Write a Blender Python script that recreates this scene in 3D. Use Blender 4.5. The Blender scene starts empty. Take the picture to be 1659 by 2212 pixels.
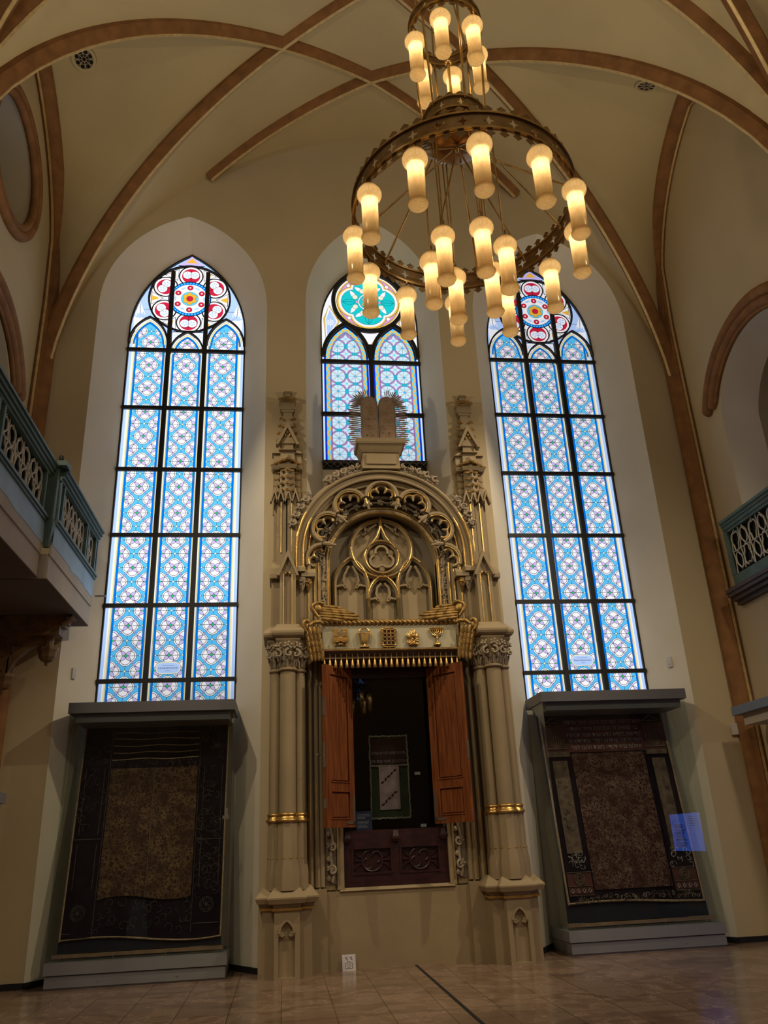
import bpy, bmesh, math, random
from math import pi, sin, cos, sqrt, atan2, radians, hypot
from mathutils import Vector, Matrix
from mathutils.geometry import tessellate_polygon
random.seed(7)
SC = bpy.context.scene
COL = SC.collection
TAU = 2*pi
LAMP_W=3.2; SPOT_W=620.0; FILL_W=430.0; UP_W=180.0; WEST_FILL=3.5; WORLD=.05; EXPOSURE=0.0

# ------------------------------------------------------------------ mesh builder
class MB:
    def __init__(s): s.v=[]; s.f=[]; s.m=[]
    def add(s, vs, fs, mi=0):
        b=len(s.v); s.v+= [tuple(p) for p in vs]
        for f in fs: s.f.append([b+i for i in f]); s.m.append(mi)
        return s
    def box(s, x0,x1,y0,y1,z0,z1, mi=0):
        v=[(x0,y0,z0),(x1,y0,z0),(x1,y1,z0),(x0,y1,z0),(x0,y0,z1),(x1,y0,z1),(x1,y1,z1),(x0,y1,z1)]
        return s.add(v,[(3,2,1,0),(4,5,6,7),(0,1,5,4),(1,2,6,5),(2,3,7,6),(3,0,4,7)],mi)
    def bar(s, p, q, w, d, mi=0, up=(0,1,0)):
        p=Vector(p); q=Vector(q); t=(q-p).normalized(); u=Vector(up)
        n=t.cross(u).normalized(); b=n.cross(t).normalized()
        vs=[]
        for c in (p,q):
            for a,e in ((-1,-1),(1,-1),(1,1),(-1,1)): vs.append(c+n*a*w/2+b*e*d/2)
        return s.add(vs,[(3,2,1,0),(4,5,6,7),(0,1,5,4),(1,2,6,5),(2,3,7,6),(3,0,4,7)],mi)
    def frus(s, a, z0, b, z1, mi=0):           # rectangles a,b=(x0,x1,y0,y1)
        v=[(a[0],a[2],z0),(a[1],a[2],z0),(a[1],a[3],z0),(a[0],a[3],z0),(b[0],b[2],z1),(b[1],b[2],z1),(b[1],b[3],z1),(b[0],b[3],z1)]
        return s.add(v,[(3,2,1,0),(4,5,6,7),(0,1,5,4),(1,2,6,5),(2,3,7,6),(3,0,4,7)],mi)
    def ex(s, outer, holes, mp, w0, w1, mi=0, mi_side=None):   # extrude polygon with holes, mapped by mp(u,v,w)
        loops=[outer]+list(holes); flat=[p for l in loops for p in l]; n=len(flat)
        tri=tessellate_polygon([[Vector((p[0],p[1],0)) for p in l] for l in loops])
        vs=[mp(p[0],p[1],w0) for p in flat]+[mp(p[0],p[1],w1) for p in flat]
        fs=[tuple(t) for t in tri]+[tuple(n+i for i in reversed(t)) for t in tri]
        s.add(vs,fs,mi)
        b=len(s.v)-2*n; off=0
        for l in loops:
            k=len(l)
            for i in range(k):
                j=(i+1)%k
                s.f.append([b+off+i,b+off+j,b+n+off+j,b+n+off+i]); s.m.append(mi if mi_side is None else mi_side)
            off+=k
        return s
    def exy(s, outer, y0, y1, holes=(), mi=0, mi_side=None):   # polygon in xz, extruded along y
        return s.ex(outer,holes,lambda u,v,w:(u,w,v),y0,y1,mi,mi_side)
    def lathe(s, prof, c=(0,0,0), n=16, mi=0, cap=True, ph=0.0, sx=1.0):
        vs=[];fs=[];m=len(prof)
        for i in range(n):
            a=TAU*i/n+ph
            for r,z in prof: vs.append((c[0]+r*cos(a)*sx,c[1]+r*sin(a),c[2]+z))
        for i in range(n):
            j=(i+1)%n
            for k in range(m-1): fs.append((i*m+k,j*m+k,j*m+k+1,i*m+k+1))
        if cap:
            if prof[0][0]>1e-5: fs.append(tuple(i*m for i in reversed(range(n))))
            if prof[-1][0]>1e-5: fs.append(tuple(i*m+m-1 for i in range(n)))
        return s.add(vs,fs,mi)
    def tube(s, path, r, n=8, closed=False, mi=0, caps=True, flat=1.0, up=None):
        P=[Vector(p) for p in path]; m=len(P); vs=[];fs=[]
        prev=None
        for i,p in enumerate(P):
            if closed: t=P[(i+1)%m]-P[i-1]
            else: t=P[min(i+1,m-1)]-P[max(i-1,0)]
            t.normalize()
            if up is not None: ref=Vector(up)
            elif prev is None: ref=Vector((0,0,1)) if abs(t.z)<.9 else Vector((0,1,0))
            else: ref=prev
            a=(ref-t*ref.dot(t))
            if a.length<1e-6: a=t.orthogonal()
            a.normalize(); b=t.cross(a); prev=a
            rr=r[i] if isinstance(r,(list,tuple)) else r
            for k in range(n):
                th=TAU*k/n; vs.append(p+a*rr*cos(th)+b*rr*sin(th)*flat)
        for i in range(m if closed else m-1):
            j=(i+1)%m
            for k in range(n):
                l=(k+1)%n; fs.append((i*n+k,i*n+l,j*n+l,j*n+k))
        if caps and not closed:
            fs.append(tuple(reversed(range(n)))); fs.append(tuple((m-1)*n+k for k in range(n)))
        return s.add(vs,fs,mi)
    def sweep(s, path, prof, bin, closed=False, mi=0, caps=True, closed_prof=True):
        # prof pts (a,b): a along n = t x bin, b along bin
        P=[Vector(p) for p in path]; B=Vector(bin).normalized(); m=len(P); n=len(prof); vs=[];fs=[]
        for i,p in enumerate(P):
            if closed: d0=P[i]-P[i-1]; d1=P[(i+1)%m]-P[i]
            else:
                d1=P[min(i+1,m-1)]-P[i] if i<m-1 else P[i]-P[i-1]
                d0=P[i]-P[i-1] if i>0 else d1
            d0=d0.normalized(); d1=d1.normalized(); t=(d0+d1)
            t=t.normalized() if t.length>1e-6 else d1
            k=1.0/max(.35,t.dot(d1))
            nn=t.cross(B).normalized()*k
            for a,b in prof: vs.append(p+nn*a+B*b)
        L=n if closed_prof else n-1
        for i in range(m if closed else m-1):
            j=(i+1)%m
            for q in range(L):
                l=(q+1)%n; fs.append((i*n+q,i*n+l,j*n+l,j*n+q))
        if caps and not closed and closed_prof:
            fs.append(tuple(reversed(range(n)))); fs.append(tuple((m-1)*n+q for q in range(n)))
        return s.add(vs,fs,mi)
    def blob(s, c, r, mi=0, n=8, m=5, M=None):
        if not isinstance(r,(tuple,list)): r=(r,r,r)
        vs=[];fs=[]
        for i in range(1,m):
            ph=pi*i/m
            for k in range(n):
                th=TAU*k/n; vs.append(Vector((r[0]*sin(ph)*cos(th),r[1]*sin(ph)*sin(th),r[2]*cos(ph))))
        vs.append(Vector((0,0,r[2]))); vs.append(Vector((0,0,-r[2])))
        T=len(vs)-2
        for i in range(m-2):
            for k in range(n):
                l=(k+1)%n; fs.append((i*n+k,(i+1)*n+k,(i+1)*n+l,i*n+l))
        for k in range(n):
            l=(k+1)%n; fs.append((T,k,l)); fs.append((T+1,(m-2)*n+l,(m-2)*n+k))
        if M is not None: vs=[M@v for v in vs]
        c=Vector(c)
        return s.add([c+v for v in vs],fs,mi)
    def grid(s, fn, nu, nv, mi=0):
        vs=[fn(i/nu,j/nv) for j in range(nv+1) for i in range(nu+1)]
        fs=[(j*(nu+1)+i,j*(nu+1)+i+1,(j+1)*(nu+1)+i+1,(j+1)*(nu+1)+i) for j in range(nv) for i in range(nu)]
        return s.add(vs,fs,mi)
    def xf(s, M):
        s.v=[tuple(M@Vector(p)) for p in s.v]; return s
    def join(s, o):
        b=len(s.v); s.v+=o.v; s.f+=[[b+i for i in f] for f in o.f]; s.m+=o.m; return s
    def build(s, name, mats, parent=None, smooth=35, loc=None, recalc=True):
        me=bpy.data.meshes.new(name); me.from_pydata(s.v,[],s.f)
        if not isinstance(mats,(list,tuple)): mats=[mats]
        for mm in mats: me.materials.append(mm)
        me.polygons.foreach_set('material_index',s.m)
        if recalc:
            bm=bmesh.new(); bm.from_mesh(me); bmesh.ops.recalc_face_normals(bm,faces=bm.faces[:]); bm.to_mesh(me); bm.free()
        if smooth:
            me.shade_smooth(); me.set_sharp_from_angle(angle=radians(smooth))
        me.update()
        o=bpy.data.objects.new(name,me); COL.objects.link(o)
        if parent is not None:
            o.parent=parent
            if loc is not None: o.location=loc
            else:
                pl=Vector(parent.get('_w',(0,0,0))); o.location=-pl
        elif loc is not None: o.location=loc
        return o

def empty(name, loc=(0,0,0), label=None, cat=None, group=None):
    o=bpy.data.objects.new(name,None); COL.objects.link(o); o.location=loc; o['_w']=[float(c) for c in loc]
    o.empty_display_size=.1
    return tag(o,label,cat,group)
def tag(o,label=None,cat=None,group=None,kind=None):
    if label: o['label']=label
    if cat: o['category']=cat
    if group: o['group']=group
    if kind: o['kind']=kind
    return o
def struct(o,label=None):
    o['kind']='structure'
    if label: o['label']=label
    return o

# ------------------------------------------------------------------ materials
def newmat(name):
    m=bpy.data.materials.new(name); m.use_nodes=True; nt=m.node_tree; nt.nodes.clear()
    out=nt.nodes.new('ShaderNodeOutputMaterial'); return m,nt,out
def N(nt,t,**k):
    n=nt.nodes.new(t)
    for a,b in k.items():
        if hasattr(n,a) and a not in n.inputs: setattr(n,a,b)
        else: n.inputs[a].default_value=b
    return n
def pbr(name, col, rough=.6, metal=0.0, var=.12, scale=3.0, bump=.0, bscale=40.0, col2=None, spec=.5, fine=0.0):
    m,nt,out=newmat(name)
    b=N(nt,'ShaderNodeBsdfPrincipled'); b.inputs['Roughness'].default_value=rough; b.inputs['Metallic'].default_value=metal
    b.inputs['Specular IOR Level'].default_value=spec
    tc=N(nt,'ShaderNodeTexCoord'); no=N(nt,'ShaderNodeTexNoise'); no.inputs['Scale'].default_value=scale; no.inputs['Detail'].default_value=6
    nt.links.new(tc.outputs['Object'],no.inputs['Vector'])
    mx=N(nt,'ShaderNodeMix',data_type='RGBA')
    c2=col2 or tuple(max(0,c*(1-var*2)) for c in col)
    ra=N(nt,'ShaderNodeValToRGB'); ra.color_ramp.elements[0].position=.3; ra.color_ramp.elements[1].position=.7
    ra.color_ramp.elements[0].color=(*c2,1); ra.color_ramp.elements[1].color=(*[min(1,c*(1+var*.3)) for c in col],1)
    nt.links.new(no.outputs['Fac'],ra.inputs['Fac']); nt.links.new(ra.outputs['Color'],b.inputs['Base Color'])
    if bump:
        n2=N(nt,'ShaderNodeTexNoise'); n2.inputs['Scale'].default_value=bscale; n2.inputs['Detail'].default_value=4
        nt.links.new(tc.outputs['Object'],n2.inputs['Vector'])
        bu=N(nt,'ShaderNodeBump'); bu.inputs['Strength'].default_value=bump; bu.inputs['Distance'].default_value=.02
        nt.links.new(n2.outputs['Fac'],bu.inputs['Height']); nt.links.new(bu.outputs['Normal'],b.inputs['Normal'])
    nt.links.new(b.outputs['BSDF'],out.inputs['Surface']); return m
def emis(name,col,st=1.0):
    m,nt,out=newmat(name); e=N(nt,'ShaderNodeEmission'); e.inputs['Color'].default_value=(*col,1); e.inputs['Strength'].default_value=st
    nt.links.new(e.outputs[0],out.inputs['Surface']); return m
def s2l(r,g,b):
    f=lambda c:(c/255/12.92 if c/255<=.04045 else ((c/255+.055)/1.055)**2.4)
    return (f(r),f(g),f(b))
M={}
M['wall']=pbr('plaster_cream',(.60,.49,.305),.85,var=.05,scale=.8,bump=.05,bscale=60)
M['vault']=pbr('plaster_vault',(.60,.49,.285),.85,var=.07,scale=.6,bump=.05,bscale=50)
M['splay']=pbr('plaster_daylit',(.78,.71,.57),.85,var=.04,scale=1.2,bump=.04,bscale=60)  # pale plaster, raised further to carry the daylight on the splays
M['rib']=pbr('rib_brown',(.30,.135,.042),.75,var=.18,scale=6,bump=.1,bscale=50)
M['gilt']=pbr('rib_gilt',(.80,.60,.30),.45,metal=.55,var=.12,scale=14)
M['gold']=pbr('gold_leaf',(.80,.52,.17),.32,metal=.85,var=.18,scale=9,bump=.15,bscale=60)
M['bronze_gold']=pbr('wing_gilding',(.50,.31,.10),.45,metal=.7,var=.25,scale=14,bump=.2,bscale=60)
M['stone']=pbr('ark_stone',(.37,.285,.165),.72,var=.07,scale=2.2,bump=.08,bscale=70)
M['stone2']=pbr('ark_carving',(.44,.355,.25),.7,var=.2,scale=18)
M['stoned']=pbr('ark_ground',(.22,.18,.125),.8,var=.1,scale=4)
M['pink']=pbr('tablet_stone',(.36,.26,.19),.65,var=.12,scale=8,bump=.08)
M['box']=pbr('valance_paint',(.56,.51,.35),.55,var=.04,scale=3)
M['boxdark']=pbr('valance_shelf',(.15,.10,.07),.5)
M['iron']=pbr('lead_iron',(.012,.012,.014),.6)
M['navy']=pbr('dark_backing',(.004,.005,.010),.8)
M['grey']=pbr('case_grey',(.24,.245,.265),.45,var=.03)
M['lidgrey']=pbr('lid_grey',(.125,.125,.135),.45,var=.03)
M['bluegrey']=pbr('lid_bluegrey',(.22,.27,.36),.45,var=.03)  # blue light of the backlit sign put into the lid colour
M['caseboard']=pbr('case_board',(.006,.009,.022),.9,var=.1)
M['rail']=pbr('case_rail',(.30,.19,.12),.5,var=.15,scale=12)
M['green']=pbr('parapet_green',(.11,.18,.145),.5,var=.15,scale=4)
M['teal']=pbr('fascia_blue',(.46,.68,.90),.75,var=.12,scale=2.5)  # blue paint, lightened to hold the daylight that falls on the fascia
M['fascia']=pbr('fascia_plaster',(.60,.54,.45),.85,var=.08,scale=2)  # plaster tone also lifted for daylight on the balcony front
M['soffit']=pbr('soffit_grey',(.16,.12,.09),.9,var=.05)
M['wood']=pbr('corbel_wood',(.24,.14,.06),.55,var=.25,scale=8)
M['sill']=pbr('sill_wood',(.085,.04,.02),.5,var=.25,scale=8)
M['creamline']=pbr('tracery_cream',(.82,.75,.60),.6)
M['black']=pbr('shade_black',(.004,.004,.005),.9)  # near black for the shade behind tracery and inside the vents
M['white']=pbr('white_plastic',(.62,.60,.58),.4,var=.02)
M['acryl']=pbr('sign_card',(.60,.57,.57),.25,var=.02)
M['ink']=pbr('sign_ink',(.02,.02,.025),.6)
M['redink']=pbr('sign_red',(.25,.02,.02),.6)
M['steel']=pbr('lock_steel',(.45,.42,.38),.35,metal=.9)
M['brass']=pbr('chandelier_brass',(.52,.34,.13),.28,metal=.9,var=.2,scale=10)
M['brassdark']=pbr('chandelier_band',(.30,.19,.085),.38,metal=.8,var=.2,scale=12)
M['copper']=pbr('bowl_copper',(.42,.22,.08),.25,metal=.95,var=.2,scale=6,bump=.12,bscale=9)

def wood(name,c1,c2,rough=.4,scl=(14,14,1.2)):
    m,nt,out=newmat(name); b=N(nt,'ShaderNodeBsdfPrincipled'); b.inputs['Roughness'].default_value=rough
    tc=N(nt,'ShaderNodeTexCoord'); mp=N(nt,'ShaderNodeMapping'); mp.inputs['Scale'].default_value=scl
    no=N(nt,'ShaderNodeTexNoise'); no.inputs['Scale'].default_value=2.2; no.inputs['Detail'].default_value=8; no.inputs['Distortion'].default_value=.6
    ra=N(nt,'ShaderNodeValToRGB'); ra.color_ramp.elements[0].position=.35; ra.color_ramp.elements[1].position=.68
    ra.color_ramp.elements[0].color=(*c2,1); ra.color_ramp.elements[1].color=(*c1,1)
    nt.links.new(tc.outputs['Object'],mp.inputs['Vector']); nt.links.new(mp.outputs['Vector'],no.inputs['Vector'])
    nt.links.new(no.outputs['Fac'],ra.inputs['Fac']); nt.links.new(ra.outputs['Color'],b.inputs['Base Color'])
    nt.links.new(b.outputs[0],out.inputs['Surface']); return m
M['door']=wood('door_wood',(.28,.088,.022),(.14,.037,.010),.45)
M['burg']=wood('panel_burgundy',(.048,.011,.012),(.024,.006,.008),.42,(3,3,10))

def glassmat(name,tint=(.85,.95,.92),refl=1.0):
    m,nt,out=newmat(name); fr=N(nt,'ShaderNodeFresnel'); fr.inputs['IOR'].default_value=1.5
    tr=N(nt,'ShaderNodeBsdfTransparent'); tr.inputs['Color'].default_value=(*tint,1)
    gl=N(nt,'ShaderNodeBsdfGlossy'); gl.inputs['Roughness'].default_value=.0; gl.inputs['Color'].default_value=(refl,refl,refl,1)
    ge=N(nt,'ShaderNodeNewGeometry'); inv=N(nt,'ShaderNodeMath',operation='MULTIPLY_ADD'); inv.inputs[1].default_value=-1; inv.inputs[2].default_value=1; nt.links.new(ge.outputs['Backfacing'],inv.inputs[0])
    mu=N(nt,'ShaderNodeMath',operation='MULTIPLY'); nt.links.new(fr.outputs[0],mu.inputs[0]); nt.links.new(inv.outputs[0],mu.inputs[1])
    mx=N(nt,'ShaderNodeMixShader'); nt.links.new(mu.outputs[0],mx.inputs[0]); nt.links.new(tr.outputs[0],mx.inputs[1]); nt.links.new(gl.outputs[0],mx.inputs[2])
    nt.links.new(mx.outputs[0],out.inputs['Surface']); return m
M['glass']=glassmat('case_glass',(.94,.962,.95))
M['arkglass']=glassmat('ark_glass',(.86,.89,.92))

def floormat():
    m,nt,out=newmat('floor_marble_tiles'); b=N(nt,'ShaderNodeBsdfPrincipled')
    tc=N(nt,'ShaderNodeTexCoord'); mp=N(nt,'ShaderNodeMapping'); mp.inputs['Location'].default_value=(.0,.18,0)
    br=N(nt,'ShaderNodeTexBrick'); br.offset=0.0; br.inputs['Scale'].default_value=1.0; br.inputs['Mortar Size'].default_value=.0045
    br.inputs['Brick Width'].default_value=.43; br.inputs['Row Height'].default_value=.43; br.inputs['Mortar Smooth'].default_value=.1
    br.inputs['Color1'].default_value=(.33,.225,.16,1); br.inputs['Color2'].default_value=(.25,.17,.12,1); br.inputs['Mortar'].default_value=(.10,.066,.045,1)
    nt.links.new(tc.outputs['Object'],mp.inputs['Vector']); nt.links.new(mp.outputs['Vector'],br.inputs['Vector'])
    no=N(nt,'ShaderNodeTexNoise'); no.inputs['Scale'].default_value=2.4; no.inputs['Detail'].default_value=10; no.inputs['Distortion'].default_value=1.6
    nt.links.new(tc.outputs['Object'],no.inputs['Vector'])
    ra=N(nt,'ShaderNodeValToRGB'); e=ra.color_ramp.elements; e[0].position=.34; e[0].color=(.66,.62,.60,1); e[1].position=.56; e[1].color=(1,1,1,1)
    x=ra.color_ramp.elements.new(.535); x.color=(.95,.93,.9,1); y=ra.color_ramp.elements.new(.545); y.color=(1.5,1.5,1.5,1)
    nt.links.new(no.outputs['Fac'],ra.inputs['Fac'])
    mx=N(nt,'ShaderNodeMix',data_type='RGBA',blend_type='MULTIPLY'); mx.inputs[0].default_value=1.0
    nt.links.new(br.outputs['Color'],mx.inputs[6]); nt.links.new(ra.outputs['Color'],mx.inputs[7])
    nt.links.new(mx.outputs[2],b.inputs['Base Color'])
    b.inputs['Roughness'].default_value=.16
    nt.links.new(b.outputs[0],out.inputs['Surface']); return m
M['floor']=floormat()

def damask(name,c1,c2,scale,rough=.9,th=.5):
    m,nt,out=newmat(name); b=N(nt,'ShaderNodeBsdfPrincipled'); b.inputs['Roughness'].default_value=rough
    b.inputs['Specular IOR Level'].default_value=.1
    tc=N(nt,'ShaderNodeTexCoord'); vo=N(nt,'ShaderNodeTexVoronoi',feature='DISTANCE_TO_EDGE'); vo.inputs['Scale'].default_value=scale
    no=N(nt,'ShaderNodeTexNoise'); no.inputs['Scale'].default_value=scale*.9; no.inputs['Detail'].default_value=3
    ad=N(nt,'ShaderNodeVectorMath',operation='MULTIPLY_ADD'); ad.inputs[1].default_value=(.12,.12,.12)
    nt.links.new(no.outputs['Color'],ad.inputs[0]); nt.links.new(tc.outputs['Object'],ad.inputs[2]); nt.links.new(ad.outputs[0],vo.inputs['Vector'])
    ra=N(nt,'ShaderNodeValToRGB'); e=ra.color_ramp.elements; e[0].position=.02; e[0].color=(*c2,1); e[1].position=.16; e[1].color=(*c1,1)
    nt.links.new(vo.outputs['Distance'],ra.inputs['Fac'])
    n2=N(nt,'ShaderNodeTexNoise'); n2.inputs['Scale'].default_value=scale*.35
    nt.links.new(tc.outputs['Object'],n2.inputs['Vector'])
    mx=N(nt,'ShaderNodeMix',data_type='RGBA'); mx.inputs[7].default_value=(*c1,1)
    r2=N(nt,'ShaderNodeValToRGB'); r2.color_ramp.elements[0].position=.4; r2.color_ramp.elements[1].position=.7
    nt.links.new(n2.outputs['Fac'],r2.inputs['Fac']); nt.links.new(r2.outputs['Color'],mx.inputs[0]); nt.links.new(ra.outputs['Color'],mx.inputs[6])
    nt.links.new(mx.outputs[2],b.inputs['Base Color']); nt.links.new(b.outputs[0],out.inputs['Surface']); return m
M['velvet']=pbr('velvet_navy',(.016,.012,.020),.95,var=.2,scale=6,spec=.05)
M['damaskL']=damask('damask_brown',(.050,.027,.021),(.19,.12,.065),21)
M['damaskR']=damask('damask_red',(.046,.018,.016),(.20,.135,.095),23)
M['embro']=pbr('embroidery_dull',(.12,.10,.085),.7,var=.3,scale=30)
M['embro2']=pbr('embroidery_silver',(.46,.42,.38),.6,var=.2,scale=30)
M['piping']=pbr('piping_tan',(.42,.30,.18),.8,var=.2,scale=20)
M['fringe']=pbr('fringe_wool',(.50,.43,.32),.9,var=.25,scale=30)
M['redcloth']=pbr('cloth_red',(.10,.028,.026),.9,var=.2,scale=10)
M['tan']=pbr('cloth_tan',(.17,.12,.08),.9,var=.3,scale=14)
M['greenvelvet']=pbr('velvet_green',(.05,.08,.035),.95,var=.2,scale=8)
M['plum']=pbr('velvet_plum',(.06,.018,.02),.95,var=.2,scale=8)
M['pinksilk']=pbr('silk_pink',(.62,.44,.40),.7,var=.2,scale=9)
M['labelblue']=pbr('label_blue',(.015,.03,.09),.5)
M['labeltext']=pbr('label_text',(.45,.47,.5),.6)
# ------------------------------------------------------------------ room shell
W=4.65; ZS=6.7; R0=5.46; YW=-.56; BAY=3.74; YEND=-19.0
def P(x):
    ax=min(abs(x),W); return ZS+sqrt(max(0,R0*R0-(ax+R0-W)**2))
def xr(y):                                  # plan line of the star ribs
    s=(YW-y)%BAY; h=BAY/2
    return W-(W-1.37)*(s/h) if s<h else 1.37+(W-1.37)*((s-h)/h)
def F(y):                                   # wall arch (formeret) height
    s=(YW-y)%BAY; s=min(s,BAY-s); R=2.81
    return 8.6+sqrt(max(0,R*R-(R-s)**2))
def arch(cx,hw,zb,zs,za,n=14,rev=False):    # pointed (or round) arch outline: left foot -> apex -> right foot
    rise=za-zs; R=max(hw,(rise*rise+hw*hw)/(2*hw))
    pts=[(cx-hw,zb)]
    a_end=atan2(rise,-(R-hw)+1e-9) if R>hw+1e-6 else pi/2
    for i in range(n+1):
        a=pi-(pi-a_end)*i/n; pts.append((cx-hw+R+R*cos(a),zs+R*sin(a)))
    for i in range(1,n+1):
        a=a_end+(pi-a_end)*i/n
        pts.append((cx+hw-R-R*cos(a),zs+R*sin(a)))
    pts.append((cx+hw,zb)); return pts

# vault
mb=MB()
ys=[]; k=0; y=YW
NY=60
while y>YEND:
    ys.append(y); k+=1; y=YW-BAY*k/NY
rows=[]
for y in ys:
    q=xr(y); q=min(max(q,1.37),W-1e-4); row=[]
    for i in range(13): 
        t=i/12; x=-W+(W-q)*t; row.append((x,y,F(y)+(P(q)-F(y))*t if t<1 else P(q)))
    for i in range(1,40):
        x=-q+2*q*i/40; row.append((x,y,P(x)))
    for i in range(13):
        t=i/12; x=q+(W-q)*t; row.append((x,y,P(q)+(F(y)-P(q))*t))
    rows.append(row)
nc=len(rows[0])
mb.add([p for r in rows for p in r],[(j*nc+i,j*nc+i+1,(j+1)*nc+i+1,(j+1)*nc+i) for j in range(len(rows)-1) for i in range(nc-1)])
ceil=mb.build('ceiling',M['vault'],smooth=25); struct(ceil,'cream plastered star vault with brown ribs')

# ribs
RP=[(-.095,-.05),(-.095,.012),(-.082,.032),(-.066,.066),(-.018,.128),(.018,.128),(.066,.066),(.082,.032),(.095,.012),(.095,-.05)]
EP=[(-.020,.118),(-.021,.132),(-.016,.138),(.016,.138),(.021,.132),(.020,.118)]
tn=[0]
def rib(pts,label):
    tn[0]+=1; a=Vector(pts[0]); b=Vector(pts[-1]); h=Vector((b.x-a.x,b.y-a.y,0)).normalized(); side=Vector((-h.y,h.x,0))
    # n = t x bin must point down: choose bin sign
    t=(Vector(pts[len(pts)//2+1])-Vector(pts[len(pts)//2]))
    if t.cross(side).z>0: side=-side
    pr=[(b_,a_) for a_,b_ in RP]; pe=[(b_,a_) for a_,b_ in EP]
    o=MB().sweep(pts,pr,side).build('trim_%d'%tn[0],M['rib'],smooth=20); struct(o,label)
    e=MB().sweep(pts,pe,side).build('gilded_edge',M['gilt'],o,smooth=20); e['label']='gilded lower edge of the rib'
    return o
def ribpts(x0,y0,x1,y1,n=40):
    out=[]
    for i in range(n+1):
        t=i/n; x=x0+(x1-x0)*t; y=y0+(y1-y0)*t; out.append((x,y,P(x)))
    return out
SL=(BAY/2)/(W-1.37)
for b in range(2):
    yb=YW-BAY*b
    for s in (-1,1):
        side_='left' if s<0 else 'right'
        # diagonal from corner up to ridge and on, down the other side into the next springing
        rib(ribpts(s*(W-.03),yb-.02,0,yb-SL*W,46),'brown vault rib rising from the %s springing %s'%(side_,'beside the east wall' if b==0 else 'nearer the viewer'))
        x_end=(SL*W-BAY)/SL if b==0 else None
        if b==0:
            xe=-2.52*s; ye=YW
            # from far springing over boss (0,-1.71) to east wall
            pts=[]
            ctrl=[(s*(W-.03),yb-BAY+.02),(0,-1.70),(-s*2.5,-.58)]
            for i in range(len(ctrl)-1):
                for j in range(24):
                    t=j/24; x=ctrl[i][0]+(ctrl[i+1][0]-ctrl[i][0])*t; y=ctrl[i][1]+(ctrl[i+1][1]-ctrl[i][1])*t; pts.append((x,y,P(x)))
            pts.append((ctrl[-1][0],ctrl[-1][1],P(ctrl[-1][0])))
            rib(pts,'brown vault rib from the second %s springing to the east wall'%side_)
# transverse arch between the bays
rib([(W*.993*cos(pi*i/60)*-1,YW-BAY-.17,P(W*.993*cos(pi*i/60))) for i in range(61)],'brown transverse rib across the top corners of the vault')

# wall arches with corner shafts
for s in (-1,1):
    sd='left' if s<0 else 'right'
    tn[0]+=1
    path=[(s*(W-.06),YW-.07,0.0),(s*(W-.06),YW-.07,4.0),(s*(W-.06),YW-.07,8.4)]
    for i in range(1,25):
        y=YW-.07-(BAY-.14)*i/48; path.append((s*(W-.05),y,F(y)-.03))
    for i in range(25,48):
        y=YW-.07-(BAY-.14)*i/48; path.append((s*(W-.05),y,F(y)-.03))
    path+= [(s*(W-.06),YW-BAY+.07,8.4),(s*(W-.06),YW-BAY+.07,0)]
    prof=[(-.13,-.05),(-.13,.025),(-.105,.035),(-.095,.075),(-.065,.125),(-.02,.155),(.03,.150),(.07,.115),(.09,.07),(.105,.035),(.13,.025),(.13,-.05)]
    o=MB().sweep(path,[(a,b) for a,b in prof],(-s,0,0)).build('trim_%d'%tn[0],M['rib'],smooth=50)
    struct(o,'brown corner shaft and wall arch on the %s side wall'%sd)
    g=MB()
    for a in (-.137,.137): g.sweep(path,[(a-.006,-.02),(a-.006,.010),(a+.006,.010),(a+.006,-.02)],(-s,0,0))
    g.build('gilded_edge',M['gilt'],o)['label']='thin gilt line along the shaft'

# east wall with niches
LC=2.745
outer=[(-W,0)]
for cx in (-LC,LC):
    outer+=arch(cx,1.195,0,8.6,10.24)
outer+=[(W,0)]
top=[(W*cos(pi*i/80),P(W*cos(pi*i/80))) for i in range(81)]
outer+=[(W,ZS-.01)]+top[1:-1]+[(-W,ZS-.01)]
cniche=[(x,z) for x,z in arch(.015,1.0,3.6,8.75,10.33)]
dooro=[(-.60,.79),(.60,.79),(.60,3.34),(-.60,3.34)]
mb=MB(); mb.exy(outer,YW,YW+.12,[cniche,dooro])
# niche reveals and backs
def loft(mb,a,b,mi=0,y0=YW,y1=-.02):
    n=len(a); mb.add([(x,y0,z) for x,z in a]+[(x,y1,z) for x,z in b],[(i,i+1,n+i+1,n+i) for i in range(n-1)],mi)
for cx in (-LC,LC):
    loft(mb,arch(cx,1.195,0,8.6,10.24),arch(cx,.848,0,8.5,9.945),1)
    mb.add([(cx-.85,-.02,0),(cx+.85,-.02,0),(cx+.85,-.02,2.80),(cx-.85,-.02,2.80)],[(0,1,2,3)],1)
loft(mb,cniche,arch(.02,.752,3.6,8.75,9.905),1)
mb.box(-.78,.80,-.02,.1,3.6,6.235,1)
# ark chamber behind the doors
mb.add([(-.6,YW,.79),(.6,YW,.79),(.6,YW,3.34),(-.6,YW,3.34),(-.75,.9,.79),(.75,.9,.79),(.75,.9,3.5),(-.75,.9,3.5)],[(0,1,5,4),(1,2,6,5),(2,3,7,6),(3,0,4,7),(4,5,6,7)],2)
o=mb.build('wall_east',[M['wall'],M['splay'],M['navy']],smooth=25); struct(o,'cream end wall with three pointed window niches')

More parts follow.
